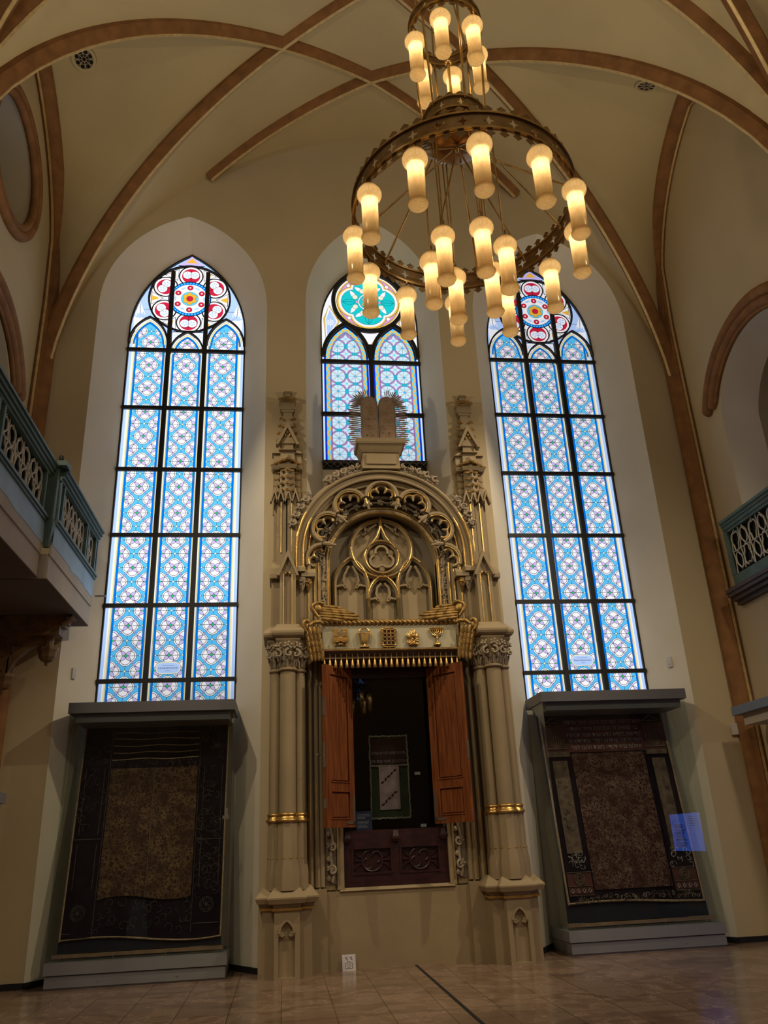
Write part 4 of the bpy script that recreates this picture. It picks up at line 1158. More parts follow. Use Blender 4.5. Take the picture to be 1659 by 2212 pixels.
# door leaves
def leaf(s):
    hx,hy=s*.475,-.665; fx,fy=s*.825,-1.075
    dx,dy=fx-hx,fy-hy; L=hypot(dx,dy); ux,uy=dx/L,dy/L
    # normal facing the viewer/centre
    nx,ny=(uy,-ux); 
    if nx*s>0: nx,ny=-nx,-ny
    mp=lambda u,v,w:(hx+ux*u+nx*w,hy+uy*u+ny*w,v)
    Z0,Z1=1.42,3.21
    mb=MB()
    big=[(.10,2.0-.10),(L-.09,1.90),(L-.09,Z1-.10),(.10,Z1-.10)]
    sm=[(.10,Z0+.09),(L-.09,Z0+.09),(L-.09,1.80),(.10,1.80)]
    mb.ex([(0,Z0),(L,Z0),(L,Z1),(0,Z1)],[big,sm],mp,-.02,.022)
    for h in (big,sm):
        (a,b),(c,_),(_,d)=h[0],h[1],h[2]
        mb.ex([(a+.022,b+.022),(c-.022,b+.022),(c-.022,d-.022),(a+.022,d-.022)],[],mp,-.012,.016)
        mb.ex([(a-.004,b-.004),(c+.004,b-.004),(c+.004,d+.004),(a-.004,d+.004)],[],mp,-.012,.006)
        # moulding
        for (p,q) in (((a,b),(c,b)),((c,b),(c,d)),((c,d),(a,d)),((a,d),(a,b))):
            mb.tube([mp(p[0],p[1],.024),mp(q[0],q[1],.024)],.008,6)
    door=mb.build('door_leaf',M['door'],ARK,smooth=30); door['label']='open reddish brown panelled door leaf on the %s of the ark'%('left' if s<0 else 'right')
    mb=MB()
    edge=lambda v0,v1,t: mb.ex([(L+.0005,v0),(L+.004,v0),(L+.004,v1),(L+.0005,v1)],[],mp,-.016,.018)
    if s<0:
        edge(2.62,2.83,0); edge(2.05,2.32,0); edge(1.62,1.72,0)
        mb.build('lock_plate',M['steel'],door)
        mb=MB(); a=mp(L-.02,2.20,-.02); b=mp(L-.02,2.20,-.06); c=mp(L+.05,2.19,-.07)
        mb.tube([a,b],.006,6); mb.tube([b,c],.006,6); mb.blob(c,.009); mb.build('door_handle',M['steel'],door,smooth=60)
    else:
        edge(2.1,2.3,0); mb.build('lock_plate',M['steel'],door)
    mb=MB(); w=.024
    for z0 in (Z0+.03,):
        mb.ex([(.01,z0),(.16,z0+.004),(.18,z0+.02),(.16,z0+.036),(.01,z0+.04)],[],mp,.022,.027)
        mb.ex([(.01,z0),(.05,z0),(.055,z0+.22),(.045,z0+.30),(.03,z0+.34),(.015,z0+.30),(.01,z0+.22)],[],mp,.022,.027)
    mb.build('hinge',M['boxdark'],door)
for s in (-1,1): leaf(s)
# glass closing the chamber
mb=MB(); mb.box(-.60,.60,-.545,-.54,1.385,3.26); gl=mb.build('glass_pane',M['arkglass'],ARK); 
mb=MB(); mb.box(-.60,.60,-.56,-.535,3.13,3.27); mb.build('door_head',M['burg'],ARK)
# tablet plinth
mb=MB()
mb.frus((-.255,.255,-.87,-.55),5.86,(-.24,.24,-.85,-.55),6.10)
for z0,z1,a,b in ((6.10,6.13,.25,.27),(6.13,6.20,.27,.31),(6.20,6.215,.325,.325),(6.215,6.27,.33,.335)): mb.frus((-a,a,-.62-a,-.55),z0,(-b,b,-.62-b,-.55),z1)
mb.exy([(-.20,5.92),(.20,5.92),(.20,6.07),(-.20,6.07)],-.885,-.86); mb.build('tablet_plinth',ST,ARK,smooth=20)
# ------------------------------------------------------------------ text helper
def text_mesh(body,size,mat,name,parent,mp,align='CENTER',depth=.0015,spacing=1.0):
    cu=bpy.data.curves.new('txt','FONT'); cu.body=body; cu.size=size; cu.align_x=align; cu.resolution_u=2; cu.space_line=spacing
    to=bpy.data.objects.new('txt',cu); COL.objects.link(to); bpy.context.view_layer.update()
    dg=bpy.context.evaluated_depsgraph_get(); me=bpy.data.meshes.new_from_object(to.evaluated_get(dg))
    vs=[mp(v.co.x,v.co.y) for v in me.vertices]; fs=[tuple(p.vertices) for p in me.polygons]
    bpy.data.objects.remove(to); bpy.data.curves.remove(cu); bpy.data.meshes.remove(me)
    mb=MB()
    if vs: mb.add(vs,fs)
    if parent is None: return mb
    return mb.build(name,mat,parent,smooth=0,recalc=False)
heb=lambda s:s[::-1]

# ------------------------------------------------------------------ valance over the doors
VA=empty('ark_valance',(0,-.8,3.4),'pale painted valance box with gold reliefs, gold wings and tassels over the ark doors','valance')
mb=MB(); mb.box(-.815,.815,-.95,-.62,3.405,3.70); mb.build('box_front',M['box'],VA)
mb=MB(); mb.box(-.86,.86,-1.0,-.6,3.375,3.405); mb.frus((-.80,.80,-.93,-.62),3.33,(-.85,.85,-.98,-.6),3.375); mb.box(-.80,.80,-.93,-.90,3.28,3.335); mb.build('shelf',M['boxdark'],VA)
mb=MB(); mb.tube([(-.86,-1.0,3.39),(.86,-1.0,3.39)],.012,6); mb.tube([(-.80,-.945,3.30),(.80,-.945,3.30)],.007,6); mb.build('gilt_edge',M['bronze_gold'],VA)
mb=MB(); n=150
for ph in (0,pi):
    mb.tube([(-.83+1.66*i/n,-.95+.017*cos(i*.62+ph),3.735+.017*sin(i*.62+ph)) for i in range(n+1)],.022,7)
mb.build('rope_moulding',M['bronze_gold'],VA,smooth=60)
# wings
def feather(mb,p,q,w,th=.012,bend=.0):
    # one rounded blade from root p to tip q with a raised quill
    P_=Vector(p); Q_=Vector(q); d=Q_-P_; l=d.length; t=d.normalized(); n=Vector((0,-1,0)); side=t.cross(n).normalized(); n=side.cross(t)
    prof=((0,.55),(.15,.8),(.4,1),(.7,.95),(.88,.7),(.96,.4),(1,.08))
    rows=[]
    for u,h in prof:
        c=P_+d*u+side*bend*sin(pi*u); hw=w*h*.5
        rows.append([c-side*hw,c-side*hw*.5+n*th*.6,c+n*th,c+side*hw*.5+n*th*.6,c+side*hw,c-n*th*.3])
    m=6; vs=[v for r in rows for v in r]; fs=[]
    for i in range(len(rows)-1):
        for k in range(m): fs.append((i*m+k,i*m+(k+1)%m,(i+1)*m+(k+1)%m,(i+1)*m+k))
    fs.append(tuple(range(m))); fs.append(tuple((len(rows)-1)*m+k for k in reversed(range(m))))
    mb.add(vs,fs)
for s in (-1,1):
    mb=MB(); rs=random.Random(12)
    # raised wing lying along the top of the box, tips pointing to the middle
    for row in range(6):
        z=3.955-row*.036; y=-.955-.012*row
        nf=3 if row<5 else 2
        for k in range(nf):
            x0_=.885-.105*k-(.01*row); l=(.17,.185,.20,.215,.21,.15)[row]*((.55,.85,1.15,1.3,1.15,1.0)[row] if k==nf-1 else .9)
            feather(mb,(s*x0_,y+.006*k,z-.010*k),(s*(x0_-l),y+.004+.006*k,z-.018-.010*k+rs.uniform(-.004,.004)),.046,.012)
    mb.blob((s*.875,-.975,3.905),(.055,.04,.075),n=12,m=8,M=Matrix.Rotation(s*.5,3,'Y'))
    mb.tube([(s*.80,-.985,3.965),(s*.86,-.99,3.985),(s*.925,-.99,3.955),(s*.945,-.99,3.91),(s*.915,-.985,3.86),(s*.87,-.98,3.80)],[.014,.024,.03,.028,.026,.018],9)
    mb.build('wing',M['bronze_gold'],VA,smooth=50)
    mb=MB()
    # hanging wing at the side: rows of overlapping feathers pointing down
    for row in range(5):
        for k in range(4):
            f=k/3; x=s*(.885+.155*f-.012*row); z=3.665-.058*row-.02*abs(f-.4); y=-1.005-.010*(5-row)
            l=(.10,.11,.12,.14,.17)[row]
            feather(mb,(x,y,z),(x-s*(.012+.028*f),y+.012,z-l),.052,.013)
    mb.tube([(s*.82,-.99,3.72),(s*.87,-1.02,3.735),(s*.93,-1.05,3.72),(s*.98,-1.06,3.68)],[.02,.028,.026,.016],9)
    mb.tube([(s*1.015,-1.07,3.60),(s*1.045,-1.07,3.635),(s*1.055,-1.07,3.68),(s*1.035,-1.07,3.725),(s*1.0,-1.07,3.74),(s*.985,-1.07,3.715)],[.014,.024,.030,.030,.024,.012],9)
    mb.blob((s*1.02,-1.055,3.67),(.035,.025,.055),n=10,m=7)
    mb.build('wing',M['bronze_gold'],VA,smooth=50)
# reliefs
YR=-.955
def relief(name,fn,label):
    mb=MB(); fn(mb); o=mb.build(name,[M['gold'],M['plum']],VA,smooth=50); o['label']=label
def r_table(mb,x=-.607,z=3.552):
    for q in (-1,1):
        for k in range(6): mb.box(x+q*.05-.027,x+q*.05+.027,YR-.028,YR,z+.012+k*.017,z+.024+k*.017)
        mb.box(x+q*.05-.022,x+q*.05+.022,YR-.02,YR,z,z+.11)
        mb.tube([(x+q*.075,YR-.018,z-.02),(x+q*.085,YR-.02,z-.055),(x+q*.062,YR-.018,z-.085),(x+q*.078,YR-.016,z-.112)],[.016,.013,.010,.012],7)
    for k in range(3): mb.tube([(x-.095+.19*i/12,YR-.02,z+.004-.020*k-.018*abs(sin(i*pi/6))) for i in range(13)],.011,6)
    mb.box(x-.09,x+.09,YR-.016,YR,z-.045,z+.012)
    mb.blob((x,YR-.014,z-.085),(.030,.014,.012)); mb.tube([(x-.06,YR-.01,z-.095),(x,YR-.012,z-.085),(x+.06,YR-.01,z-.095)],.007,5)
relief('table_relief',r_table,'gold relief of a draped table carrying two stacks of loaves')
def r_altar(mb,x=-.317,z=3.545):
    mb.frus((x-.035,x+.035,YR-.03,YR),z-.055,(x-.048,x+.048,YR-.035,YR),z+.045)
    for q in (-1,1):
        mb.tube([(x+q*.042,YR-.028,z+.05),(x+q*.066,YR-.03,z+.062),(x+q*.070,YR-.03,z+.032),(x+q*.056,YR-.028,z-.06),(x+q*.062,YR-.026,z-.075)],[.008,.012,.010,.008,.008],7)
        mb.tube([(x+q*.065,YR-.02,z+.06),(x+q*.055,YR-.022,z+.09),(x+q*.02,YR-.022,z+.112),(x,YR-.022,z+.108)],.009,6)
        mb.blob((x+q*.055,YR-.025,z+.075),(.018,.014,.014))
        mb.box(x+q*.02-.006,x+q*.02+.006,YR-.04,YR-.03,z-.04,z+.04)
    mb.box(x-.055,x+.055,YR-.04,YR,z+.045,z+.056); mb.lathe([(.0,-.10),(.018,-.10),(.010,-.08),(.03,-.055)],(x,YR-.012,z),10)
    mb.box(x-.058,x+.058,YR-.026,YR,z-.118,z-.10); mb.box(x-.048,x+.048,YR-.02,YR,z-.10,z-.092)
relief('laver_relief',r_altar,'gold relief of a vessel on a stand below a crown')
def r_breast(mb,x=-.02,z=3.552):
    mb.box(x-.070,x+.070,YR-.014,YR,z-.098,z+.085)
    for i in range(4): mb.box(x-.072+i*.048-.006,x-.072+i*.048+.006,YR-.026,YR-.01,z-.10,z+.09)
    for i in range(5): mb.box(x-.078,x+.078,YR-.026,YR-.01,z-.10+i*.0465-.006,z-.10+i*.0465+.006)
    for i in range(3):
        for j in range(4): mb.box(x-.072+i*.048+.007,x-.072+i*.048+.041,YR-.020,YR-.013,z-.10+j*.0465+.007,z-.10+j*.0465+.040,1)
    for q in (-1,1): mb.tube([(x+q*(.080+.010*abs(sin(i*1.3))),YR-.016,z-.10+i*.02) for i in range(10)],.011,6)
    for zz,sg in ((.098,1),(-.112,-1)): mb.tube([(x-.07+.14*i/10,YR-.016,z+zz+sg*.013*sin(pi*i/10)*abs(cos(i*1.1))+sg*.006) for i in range(11)],.011,6)
    for q in (-1,1):
        for w in (-1,1): mb.blob((x+q*.074,YR-.018,z-.005+w*.10),(.016,.012,.016))
relief('breastplate_relief',r_breast,'gold relief of a framed breastplate with twelve dark stones in three columns')
def r_fire(mb,x=.275,z=3.552):
    rs=random.Random(4)
    for k in range(22):
        a=rs.uniform(-1,1); zz=rs.uniform(-.105,-.03); mb.blob((x+a*.058,YR-.018-rs.uniform(0,.012),z+zz),(.026,.012,.012),n=7,m=4,M=Matrix.Rotation(rs.uniform(-.7,.7),3,'Y'))
    mb.box(x-.058,x+.058,YR-.012,YR,z-.11,z-.01)
    for k in range(15):
        a=-1+2*k/14; h=.115*(1-.45*abs(a))*rs.uniform(.75,1.1); b=x+a*.062
        mb.tube([(b*.9+x*.1,YR-.014,z-.02),(b+rs.uniform(-.012,.012),YR-.024,z-.02+h*.5),(b+a*.012+rs.uniform(-.012,.012),YR-.016,z-.02+h)],[.016,.012,.003],6)
    mb.blob((x+.01,YR-.03,z+.005),(.024,.016,.02))
relief('burning_altar_relief',r_fire,'gold relief of flames rising from piled wood')
def r_menorah(mb,x=.573,z=3.56):
    mb.tube([(x,YR-.016,z-.10),(x,YR-.016,z+.075)],.009,7)
    for k in (1,2,3):
        r=.026*k; mb.tube([(x+r*cos(pi+pi*i/14),YR-.016,z+.055+min(r,.062)*1.0*sin(pi+pi*i/14)) for i in range(15)],.0065,6)
        for q in (-1,1): mb.tube([(x+q*r,YR-.016,z+.055),(x+q*r,YR-.016,z+.078)],.0065,6)
    for k in range(-3,4): mb.lathe([(.004,.075),(.012,.085),(.012,.095),(.004,.097),(.0,.112)],(x+k*.026,YR-.016,z),7)
    mb.tube([(x-.085,YR-.016,z+.075),(x+.085,YR-.016,z+.075)],.005,6)
    mb.lathe([(.0,-.0),(.011,-.01),(.014,-.05),(.010,-.07),(.022,-.095),(.045,-.105),(.048,-.118),(.0,-.118)],(x,YR-.014,z),10)
    for zz in (-.015,-.04): mb.blob((x,YR-.018,z+zz),(.015,.012,.010))
relief('menorah_relief',r_menorah,'gold relief of a seven branched candlestick')
# tassels
tp=MB(); tp.lathe([(.0,.028),(.007,.026),(.009,.015),(.005,.004),(.011,-.006),(.014,-.02),(.019,-.055),(.0215,-.092),(.018,-.096),(.0,-.094)],(0,0,0),10); tp.tube([(0,0,.026),(0,0,.075)],.003,5)
t0=None
for i in range(25):
    loc=(-.805+1.61*i/24,-.965,3.275); pl=Vector((0,-.8,3.4)); l=Vector(loc)-pl
    if t0 is None: t0=tp.build('tassel',M['gold'],VA,smooth=60,loc=l)
    else:
        c=t0.copy(); COL.objects.link(c); c.parent=VA; c.location=l

# ------------------------------------------------------------------ tablets of the law
TB=empty('law_tablets',(0,-.72,6.27),'pair of round topped stone tablets ringed by rays on top of the ark','tablets')
for s in (-1,1):
    mb=MB(); x0,x1=sorted((s*.006,s*.238)); xc=(x0+x1)/2
    mb.exy(arch(xc,.116,6.27,6.885,7.0,10),-.79,-.70)
    t=mb.build('tablet',M['pink'],TB,smooth=30)
    r=MB(); r.sweep([(u,-.79,v) for u,v in arch(xc,.112,6.285,6.885,6.995,10)],[(-.005,-.008),(.004,-.008),(.004,.004),(-.005,.004)],(0,1,0),closed=True)
    for q in range(3): r.tube([(xc+(q-1)*.075-.038+.0076*i,-.794,6.31+.016*sin(pi*i/10)) for i in range(11)],.007,5)
    r.exy([(xc-.022,6.955),(xc+.022,6.955),(xc,6.93)],-.796,-.789)
    r.build('tablet_border',M['pink'],t,smooth=60)
    words=((('אנכי','יהוה'),('לא יהיה','לך'),('לא תשא','את שם'),('זכור את','יום השבת'),('כבד את','אביך')),(('לא','תרצח'),('לא','תנאף'),('לא תגנב','לא'),('לא תענה','ברעך'),('לא','תחמד')))[0 if s>0 else 1]
    body='\n'.join('\n'.join(heb(w) for w in g) for g in words)
    for k,g in enumerate(words):
        for j,w in enumerate(g):
            z=6.845-.108*k-.036*j; ws=w.split(); tot=sum(len(q) for q in ws)+len(ws)-1; x=xc+tot*.0125
            for q in ws:
                text_mesh(heb(q),.050,M['bronze_gold'],'lettering',t,lambda u,v,z=z,x=x-len(q)*.0125:(x+u*.92,-.7915,z+v)); x-=(len(q)+1)*.025
mb=MB()
for s in (-1,1):
    for i in range(34):
        if i<20:
            z=6.285+.6*i/20; l=.11+.035*((i*7)%3)/2
            p=(s*.225,z); q=(s*(.225+l+.055),z+(.0+.03*(i/20)))
        else:
            a=(i-20)/14*1.75; l=.11+.04*((i*5)%3)/2
            cx,cz=s*.122,6.885; p=(cx+s*.10*cos(a),cz+.10*sin(a)); q=(cx+s*(.13+l)*cos(a),cz+(.13+l)*sin(a))
        P0=Vector((p[0],-.745,p[1])); Q0=Vector((q[0],-.745,q[1])); d=(Q0-P0)
        mb.tube([P0,P0+d*.5,P0+d*.8,Q0],[.008,.011,.0125,.003],5,flat=.6)
mb.build('rays',M['pink'],TB,smooth=0)
tag(TB)

# ------------------------------------------------------------------ objects inside the ark
T=empty('hanging_curtain',(.04,.02,1.52),'small green velvet curtain with a pink silk panel hanging inside the ark','curtain')
x0,x1,z0,z1=-.20,.285,1.52,2.50; Yc=.05
MB().grid(lambda u,v:(x0+(x1-x0)*u,Yc+.006*sin(u*9),z0+(z1-z0)*v),16,16).build('velvet_ground',M['greenvelvet'],T)
MB().box(x0+.02,x1-.02,Yc-.014,Yc-.010,2.16,2.47).build('upper_field',M['plum'],T)
mb=MB()
for a,b in (((x0,z0),(x1,z0)),((x1,z0),(x1,z1)),((x1,z1),(x0,z1)),((x0,z1),(x0,z0)),((x0,2.14),(x1,2.14))):
    n=26; rs=random.Random(int(a[0]*100+b[1]*10)); mb.tube([(a[0]+(b[0]-a[0])*i/n+rs.uniform(-.006,.006),Yc-.015,a[1]+(b[1]-a[1])*i/n+rs.uniform(-.006,.006)) for i in range(n+1)],.012,6)
mb.build('fringe',M['fringe'],T,smooth=60)
pk=MB().box(x0+.11,x1-.12,Yc-.022,Yc-.012,1.62,2.13).build('silk_panel',M['pinksilk'],T)
mb=MB(); rs=random.Random(8)
for base in (1.68,1.94):
    for k in range(5):
        x=x0+.14+k*.04; z=base+k*.035; mb.exy(lens(x+.01,z,rs.uniform(.3,1.3),.055,.026,5),Yc-.0235,Yc-.0215)
mb.build('leaf_motif',M['plum'],pk,smooth=0)
for z,b in ((2.28,'פרכת קדש לזכרון עולם'),(2.18,'אברהם בן משה שנת תק')):
    text_mesh(heb(b),.05,M['embro2'],'lettering',T,lambda u,v,z=z:((x0+x1)/2+u*.9,Yc-.0155,z+v))
L=empty('text_label',(-.40,-.28,1.4),'small dark blue text label standing at the lower left inside the ark','label')
MB().frus((-.42,-.23,-.30,-.29),1.385,(-.42,-.23,-.28,-.27),1.60).build('label_board',M['labelblue'],L)
mb=MB(); rs=random.Random(2)
for k in range(11):
    if k in (4,): continue
    z=1.56-.0145*k; f=(z-1.385)/.215; y=-.30+.02*f-.001; mb.box(-.41,-.41+.155*rs.uniform(.6,1),y-.001,y,z,z+.006)
mb.build('label_text',M['labeltext'],L,smooth=0)
for (x,z,nm,lb) in ((.40,1.40,'caption_card','tiny white caption card standing at the lower right inside the ark'),(.36,2.0,'caption_card','tiny pale card fixed high on the right inside the ark')):
    c=empty(nm,(x,-.2,z),lb,'card'); MB().box(x-.035,x+.035,-.21,-.205,z,z+.035).build('card_face',M['white'],c)

# ------------------------------------------------------------------ no photography sign
S=empty('warning_sign',(-.575,-.72,0),'small white folded card with a crossed camera standing on the floor by the ark base','sign')
MB().add([(-.648,-.74,0),(-.504,-.74,0),(-.504,-.70,.150),(-.648,-.70,.150),(-.648,-.737,0),(-.504,-.737,0),(-.504,-.697,.150),(-.648,-.697,.150)],[(0,1,2,3),(7,6,5,4),(0,4,5,1),(1,5,6,2),(2,6,7,3),(3,7,4,0)]).build('card_face',M['acryl'],S)
mpS=lambda u,v,w:(-.576+u,-.74+.04*(v/.15)-w,v)
mb=MB()
def strokeS(mb,pts,wd,closed=False):
    P=pts+[pts[0]] if closed else pts
    for a,b in zip(P,P[1:]):
        d=Vector((b[0]-a[0],b[1]-a[1])).normalized(); n=Vector((-d.y,d.x))*wd/2
        mb.ex([(a[0]+n.x,a[1]+n.y),(b[0]+n.x,b[1]+n.y),(b[0]-n.x,b[1]-n.y),(a[0]-n.x,a[1]-n.y)],[],mpS,.0005,.0012)
strokeS(mb,[(-.036,.022),(.036,.022),(.036,.072),(.018,.072),(.012,.082),(-.012,.082),(-.018,.072),(-.036,.072)],.0045,True)
strokeS(mb,[(.016*cos(TAU*i/18),.047+.016*sin(TAU*i/18)) for i in range(18)],.004,True)
mb.build('camera_symbol',M['ink'],S,smooth=0)
mb=MB(); mb2=MB()
for q in (-.025,.025):
    strokeS(mb,[(q-.016,.125),(q+.016,.095)],.005)
    strokeS(mb2,[(q-.008,.126),(q+.008,.126),(q+.002,.113),(q+.002,.098)],.004)
mb.build('red_bars',M['redink'],S,smooth=0); mb2.build('flash_symbols',M['ink'],S,smooth=0)
# ------------------------------------------------------------------ display cases
def case(s,label):
    xa,xb=sorted((s*1.86,s*3.70)); y0,y1=-.80,-.12; xc=(xa+xb)/2
    K=empty('display_case',(xc,-.46,0),label,'display case')
    mb=MB(); mb.box(xa+.015,xb-.015,y0+.015,y1,.02,.125); mb.box(xa,xb,y0,y1,.135,.245); mb.box(xa+.02,xb-.02,y0+.03,y1-.02,0,.14)
    if s<0:
        mb.tube([(xa+.55,y0+.014,.07),(xa+.55,y0+.010,.07)],.012,8); mb.tube([(xb-.5,y0+.014,.07),(xb-.5,y0+.010,.07)],.012,8)
    else: mb.tube([(xb-.5,y0+.014,.07),(xb-.5,y0+.010,.07)],.012,8)
    mb.build('base',M['grey'],K)
    mb=MB(); mb.box(xa-.015,xb+.015,y0-.015,y1,2.755,2.875); mb.build('lid',M['lidgrey'],K)
    mb=MB(); mb.box(xa+.06,xb-.05,y0+.04,y1-.05,2.655,2.755); mb.build('lamp_housing',M['lidgrey'],K)
    mb=MB(); mb.box(xa,xb,y0+.004,y0+.012,.245,2.755); mb.build('front_glass',M['glass'],K)
    for q,nm in ((xa,'side_glass'),(xb-.008,'side_glass')):
        mb=MB(); mb.box(q,q+.008,y0+.014,y1,.245,2.755); mb.build(nm,M['glass'],K)
    # sloping board that carries the curtain
    b0,b1=-.60,-.24; zb,zt=.31,2.72
    X0,X1=xa+.05,xb-.06
    mp=lambda u,v,w:(X0+(X1-X0)*u,b0+(b1-b0)*v-w,zb+(zt-zb)*v)
    mb=MB(); mb.ex([(.012,0),(.988,0),(.988,1),(.012,1)],[],mp,-.03,0); mb.build('back_board',M['caseboard'],K)
    mb=MB(); mb.box(X0-.01,X1+.01,b0-.09,b0-.03,.275,.305)
    mb.build('ledge_rail',M['rail'],K)
    mb=MB()
    for f in (.04,.35,.66,.97): x=X0+(X1-X0)*f; mb.box(x-.006,x+.006,b0-.06,b0-.04,.24,.28)
    mb.build('rail_pegs',M['steel'],K)
    if s<0:
        mb=MB(); mb.box(xb-.09,xb-.02,y0-.004,y0+.003,1.565,1.60); mb.box(xb-.07,xb-.035,y0-.003,y0+.003,1.60,1.68); mb.build('handle_clip',M['steel'],K)
    return K,mp
def strip(mb,mp,pts,w,d=.004,z=.012):
    mb.tube([mp(u,v,z) for u,v in pts],w,6)
# left curtain
KL,mpL=case(-1,'tall glass display case with dark brown brocade curtain left of the ark')
CL=empty('torah_curtain',(-2.78,-.42,.40),'dark navy torah curtain with a brown brocade centre in the left display case','curtain')
wav=lambda u,v:.012+.006*sin(u*11)+.010*(1-v)*sin(u*7+1)
hem=lambda u:.045+.018*sin(u*5.2+.6)*(.5+u*.6)
mb=MB(); mb.grid(lambda u,v:mpL(.02+.965*u,hem(u)+(.985-hem(u))*v,wav(u,v)),30,30); mb.build('velvet_ground',M['velvet'],CL)
mb=MB(); mb.grid(lambda u,v:mpL(.215+.575*u,(.205+.012*sin(u*6))+(.775-.205-.012*sin(u*6))*v,.030),24,30); cp=mb.build('brocade_panel',M['damaskL'],CL)
cp['label']='brown brocade centre panel'
mb=MB(); strip(mb,mpL,[(.505,.775-.57*i/10) for i in range(11)],.0045,z=.034); mb.build('seam_cord',M['tan'],cp)
mb=MB()
for k,v in enumerate((.945,.915,.882,.85,.818)): strip(mb,mpL,[(.215+.575*i/12,v+.003*sin(i*.9+k)) for i in range(13)],.0058 if k else .003,z=.022)
mb.build('gold_stripes',M['piping'],CL,smooth=60)
mb=MB(); path=[(.02,.985-.94*i/20) for i in range(21)]+[(.02+.965*i/24,hem(i/24)) for i in range(25)]+[(.985,hem(1)+(.985-hem(1))*i/20) for i in range(21)]
strip(mb,mpL,path,.010,z=.018); mb.build('edge_piping',M['piping'],CL,smooth=60)
mb=MB(); rs=random.Random(77)
def scroll(mb,mp,u,v,r,turn,a0,w=.003,z=.024):
    pts=[]
    for i in range(15):
        t=i/14; a=a0+turn*t; q=r*(1-.75*t); pts.append((u+q*cos(a)/1.73,v+q*sin(a)/2.41))
    strip(mb,mp,pts,w,z=z)
for (u0,u1,v0,v1) in ((.22,.78,.785,.808),(.22,.78,.06,.20),(.82,.965,.45,.77),(.82,.965,.20,.44),(.03,.19,.5,.9),(.82,.965,.83,.96)):
    n=int(26*(u1-u0)*(v1-v0)*30)+7
    for k in range(min(n,34)):
        scroll(mb,mpL,rs.uniform(u0,u1),rs.uniform(v0,v1),rs.uniform(.03,.065),rs.choice((-1,1))*rs.uniform(3.5,5.5),rs.uniform(0,6),.0019,.030)
for u,v in ((.11,.155),(.89,.165)):
    for r in (.075,.062): strip(mb,mpL,[(u+r*cos(TAU*i/24)/1.73,v+r*sin(TAU*i/24)/2.41) for i in range(25)],.003,z=.024)
    for k in range(6): scroll(mb,mpL,u+.02*cos(k)/1.7,v+.02*sin(k)/2.4,.035,4,k)
for u in (.205,.80): strip(mb,mpL,[(u,.96-.9*i/14) for i in range(15)],.003,z=.024)
for u0,u1,v in ((.03,.20,.46),(.81,.97,.44),(.03,.2,.075),(.81,.97,.09)): strip(mb,mpL,[(u0,v),(u1,v)],.004,z=.022)
for u in (.055,.175,.835,.955): strip(mb,mpL,[(u,.25),(u,.44)],.003,z=.024); strip(mb,mpL,[(u,.48),(u,.78)],.003,z=.024)
mb.build('embroidery',M['embro'],CL,smooth=60)
# right curtain
KR,mpR=case(1,'tall glass display case with a red patterned lettered curtain right of the ark')
CR=empty('torah_curtain',(2.78,-.42,.40),'red patterned torah curtain with silver hebrew lettering in the right display case','curtain')
wv=lambda u,v:.012+.006*sin(u*9+2)+.008*(1-v)*sin(u*6)
hm=lambda u:.075+.010*sin(u*4+.5)
mb=MB(); mb.grid(lambda u,v:mpR(.03+.945*u,hm(u)+(.985-hm(u))*v,wv(u,v)),30,30); mb.build('velvet_ground',M['velvet'],CR)
mb=MB(); mb.grid(lambda u,v:mpR(.225+.55*u,.135+(.775-.135)*v,.029),24,30); cp=mb.build('brocade_panel',M['damaskR'],CR); cp['label']='dark red floral centre panel'
mb=MB(); mb.grid(lambda u,v:mpR(.20+.60*u,.78+.17*v,.027),16,10); mb.build('lettered_field',M['redcloth'],CR)
mb=MB(); path=[(.03,.985-.91*i/20) for i in range(21)]+[(.03+.945*i/24,hm(i/24)) for i in range(25)]+[(.975,hm(1)+(.985-hm(1))*i/20) for i in range(21)]
strip(mb,mpR,path,.013,z=.02); mb.build('edge_piping',M['piping'],CR,smooth=60)
for k,(v,t) in enumerate(((.925,'הושרה הלה הפרנסו והצרו מוהר מרדכי'),(.893,'בר שמואל זל הנמכונה מייזל ואשתו'),(.860,'הקדישום בקדש קדש שנת שמר תפארת'),(.828,'רופא זל דה שנתחה לפל   ונתחדש עי'),(.795,'האלופ גבאי דקדא בשנת ההבז לפל'))):
    text_mesh(heb(t),.070,M['embro2'],'lettering',CR,lambda u,w,v=v:mpR(.505+u/1.73*.93,v+w/2.41,.0285))
mb=MB()
for (u0,u1) in ((.075,.185),(.825,.925)):
    mb.grid(lambda u,v:mpR(u0+(u1-u0)*u,.30+.44*v,.030),4,16)
    mb.grid(lambda u,v:mpR(u0-.03+(u1-u0+.06)*u,.76+.025*v,.031),4,2)
mb.build('column_panels',M['tan'],CR)
mb=MB(); rc=MB(); sv=MB(); rs=random.Random(13)
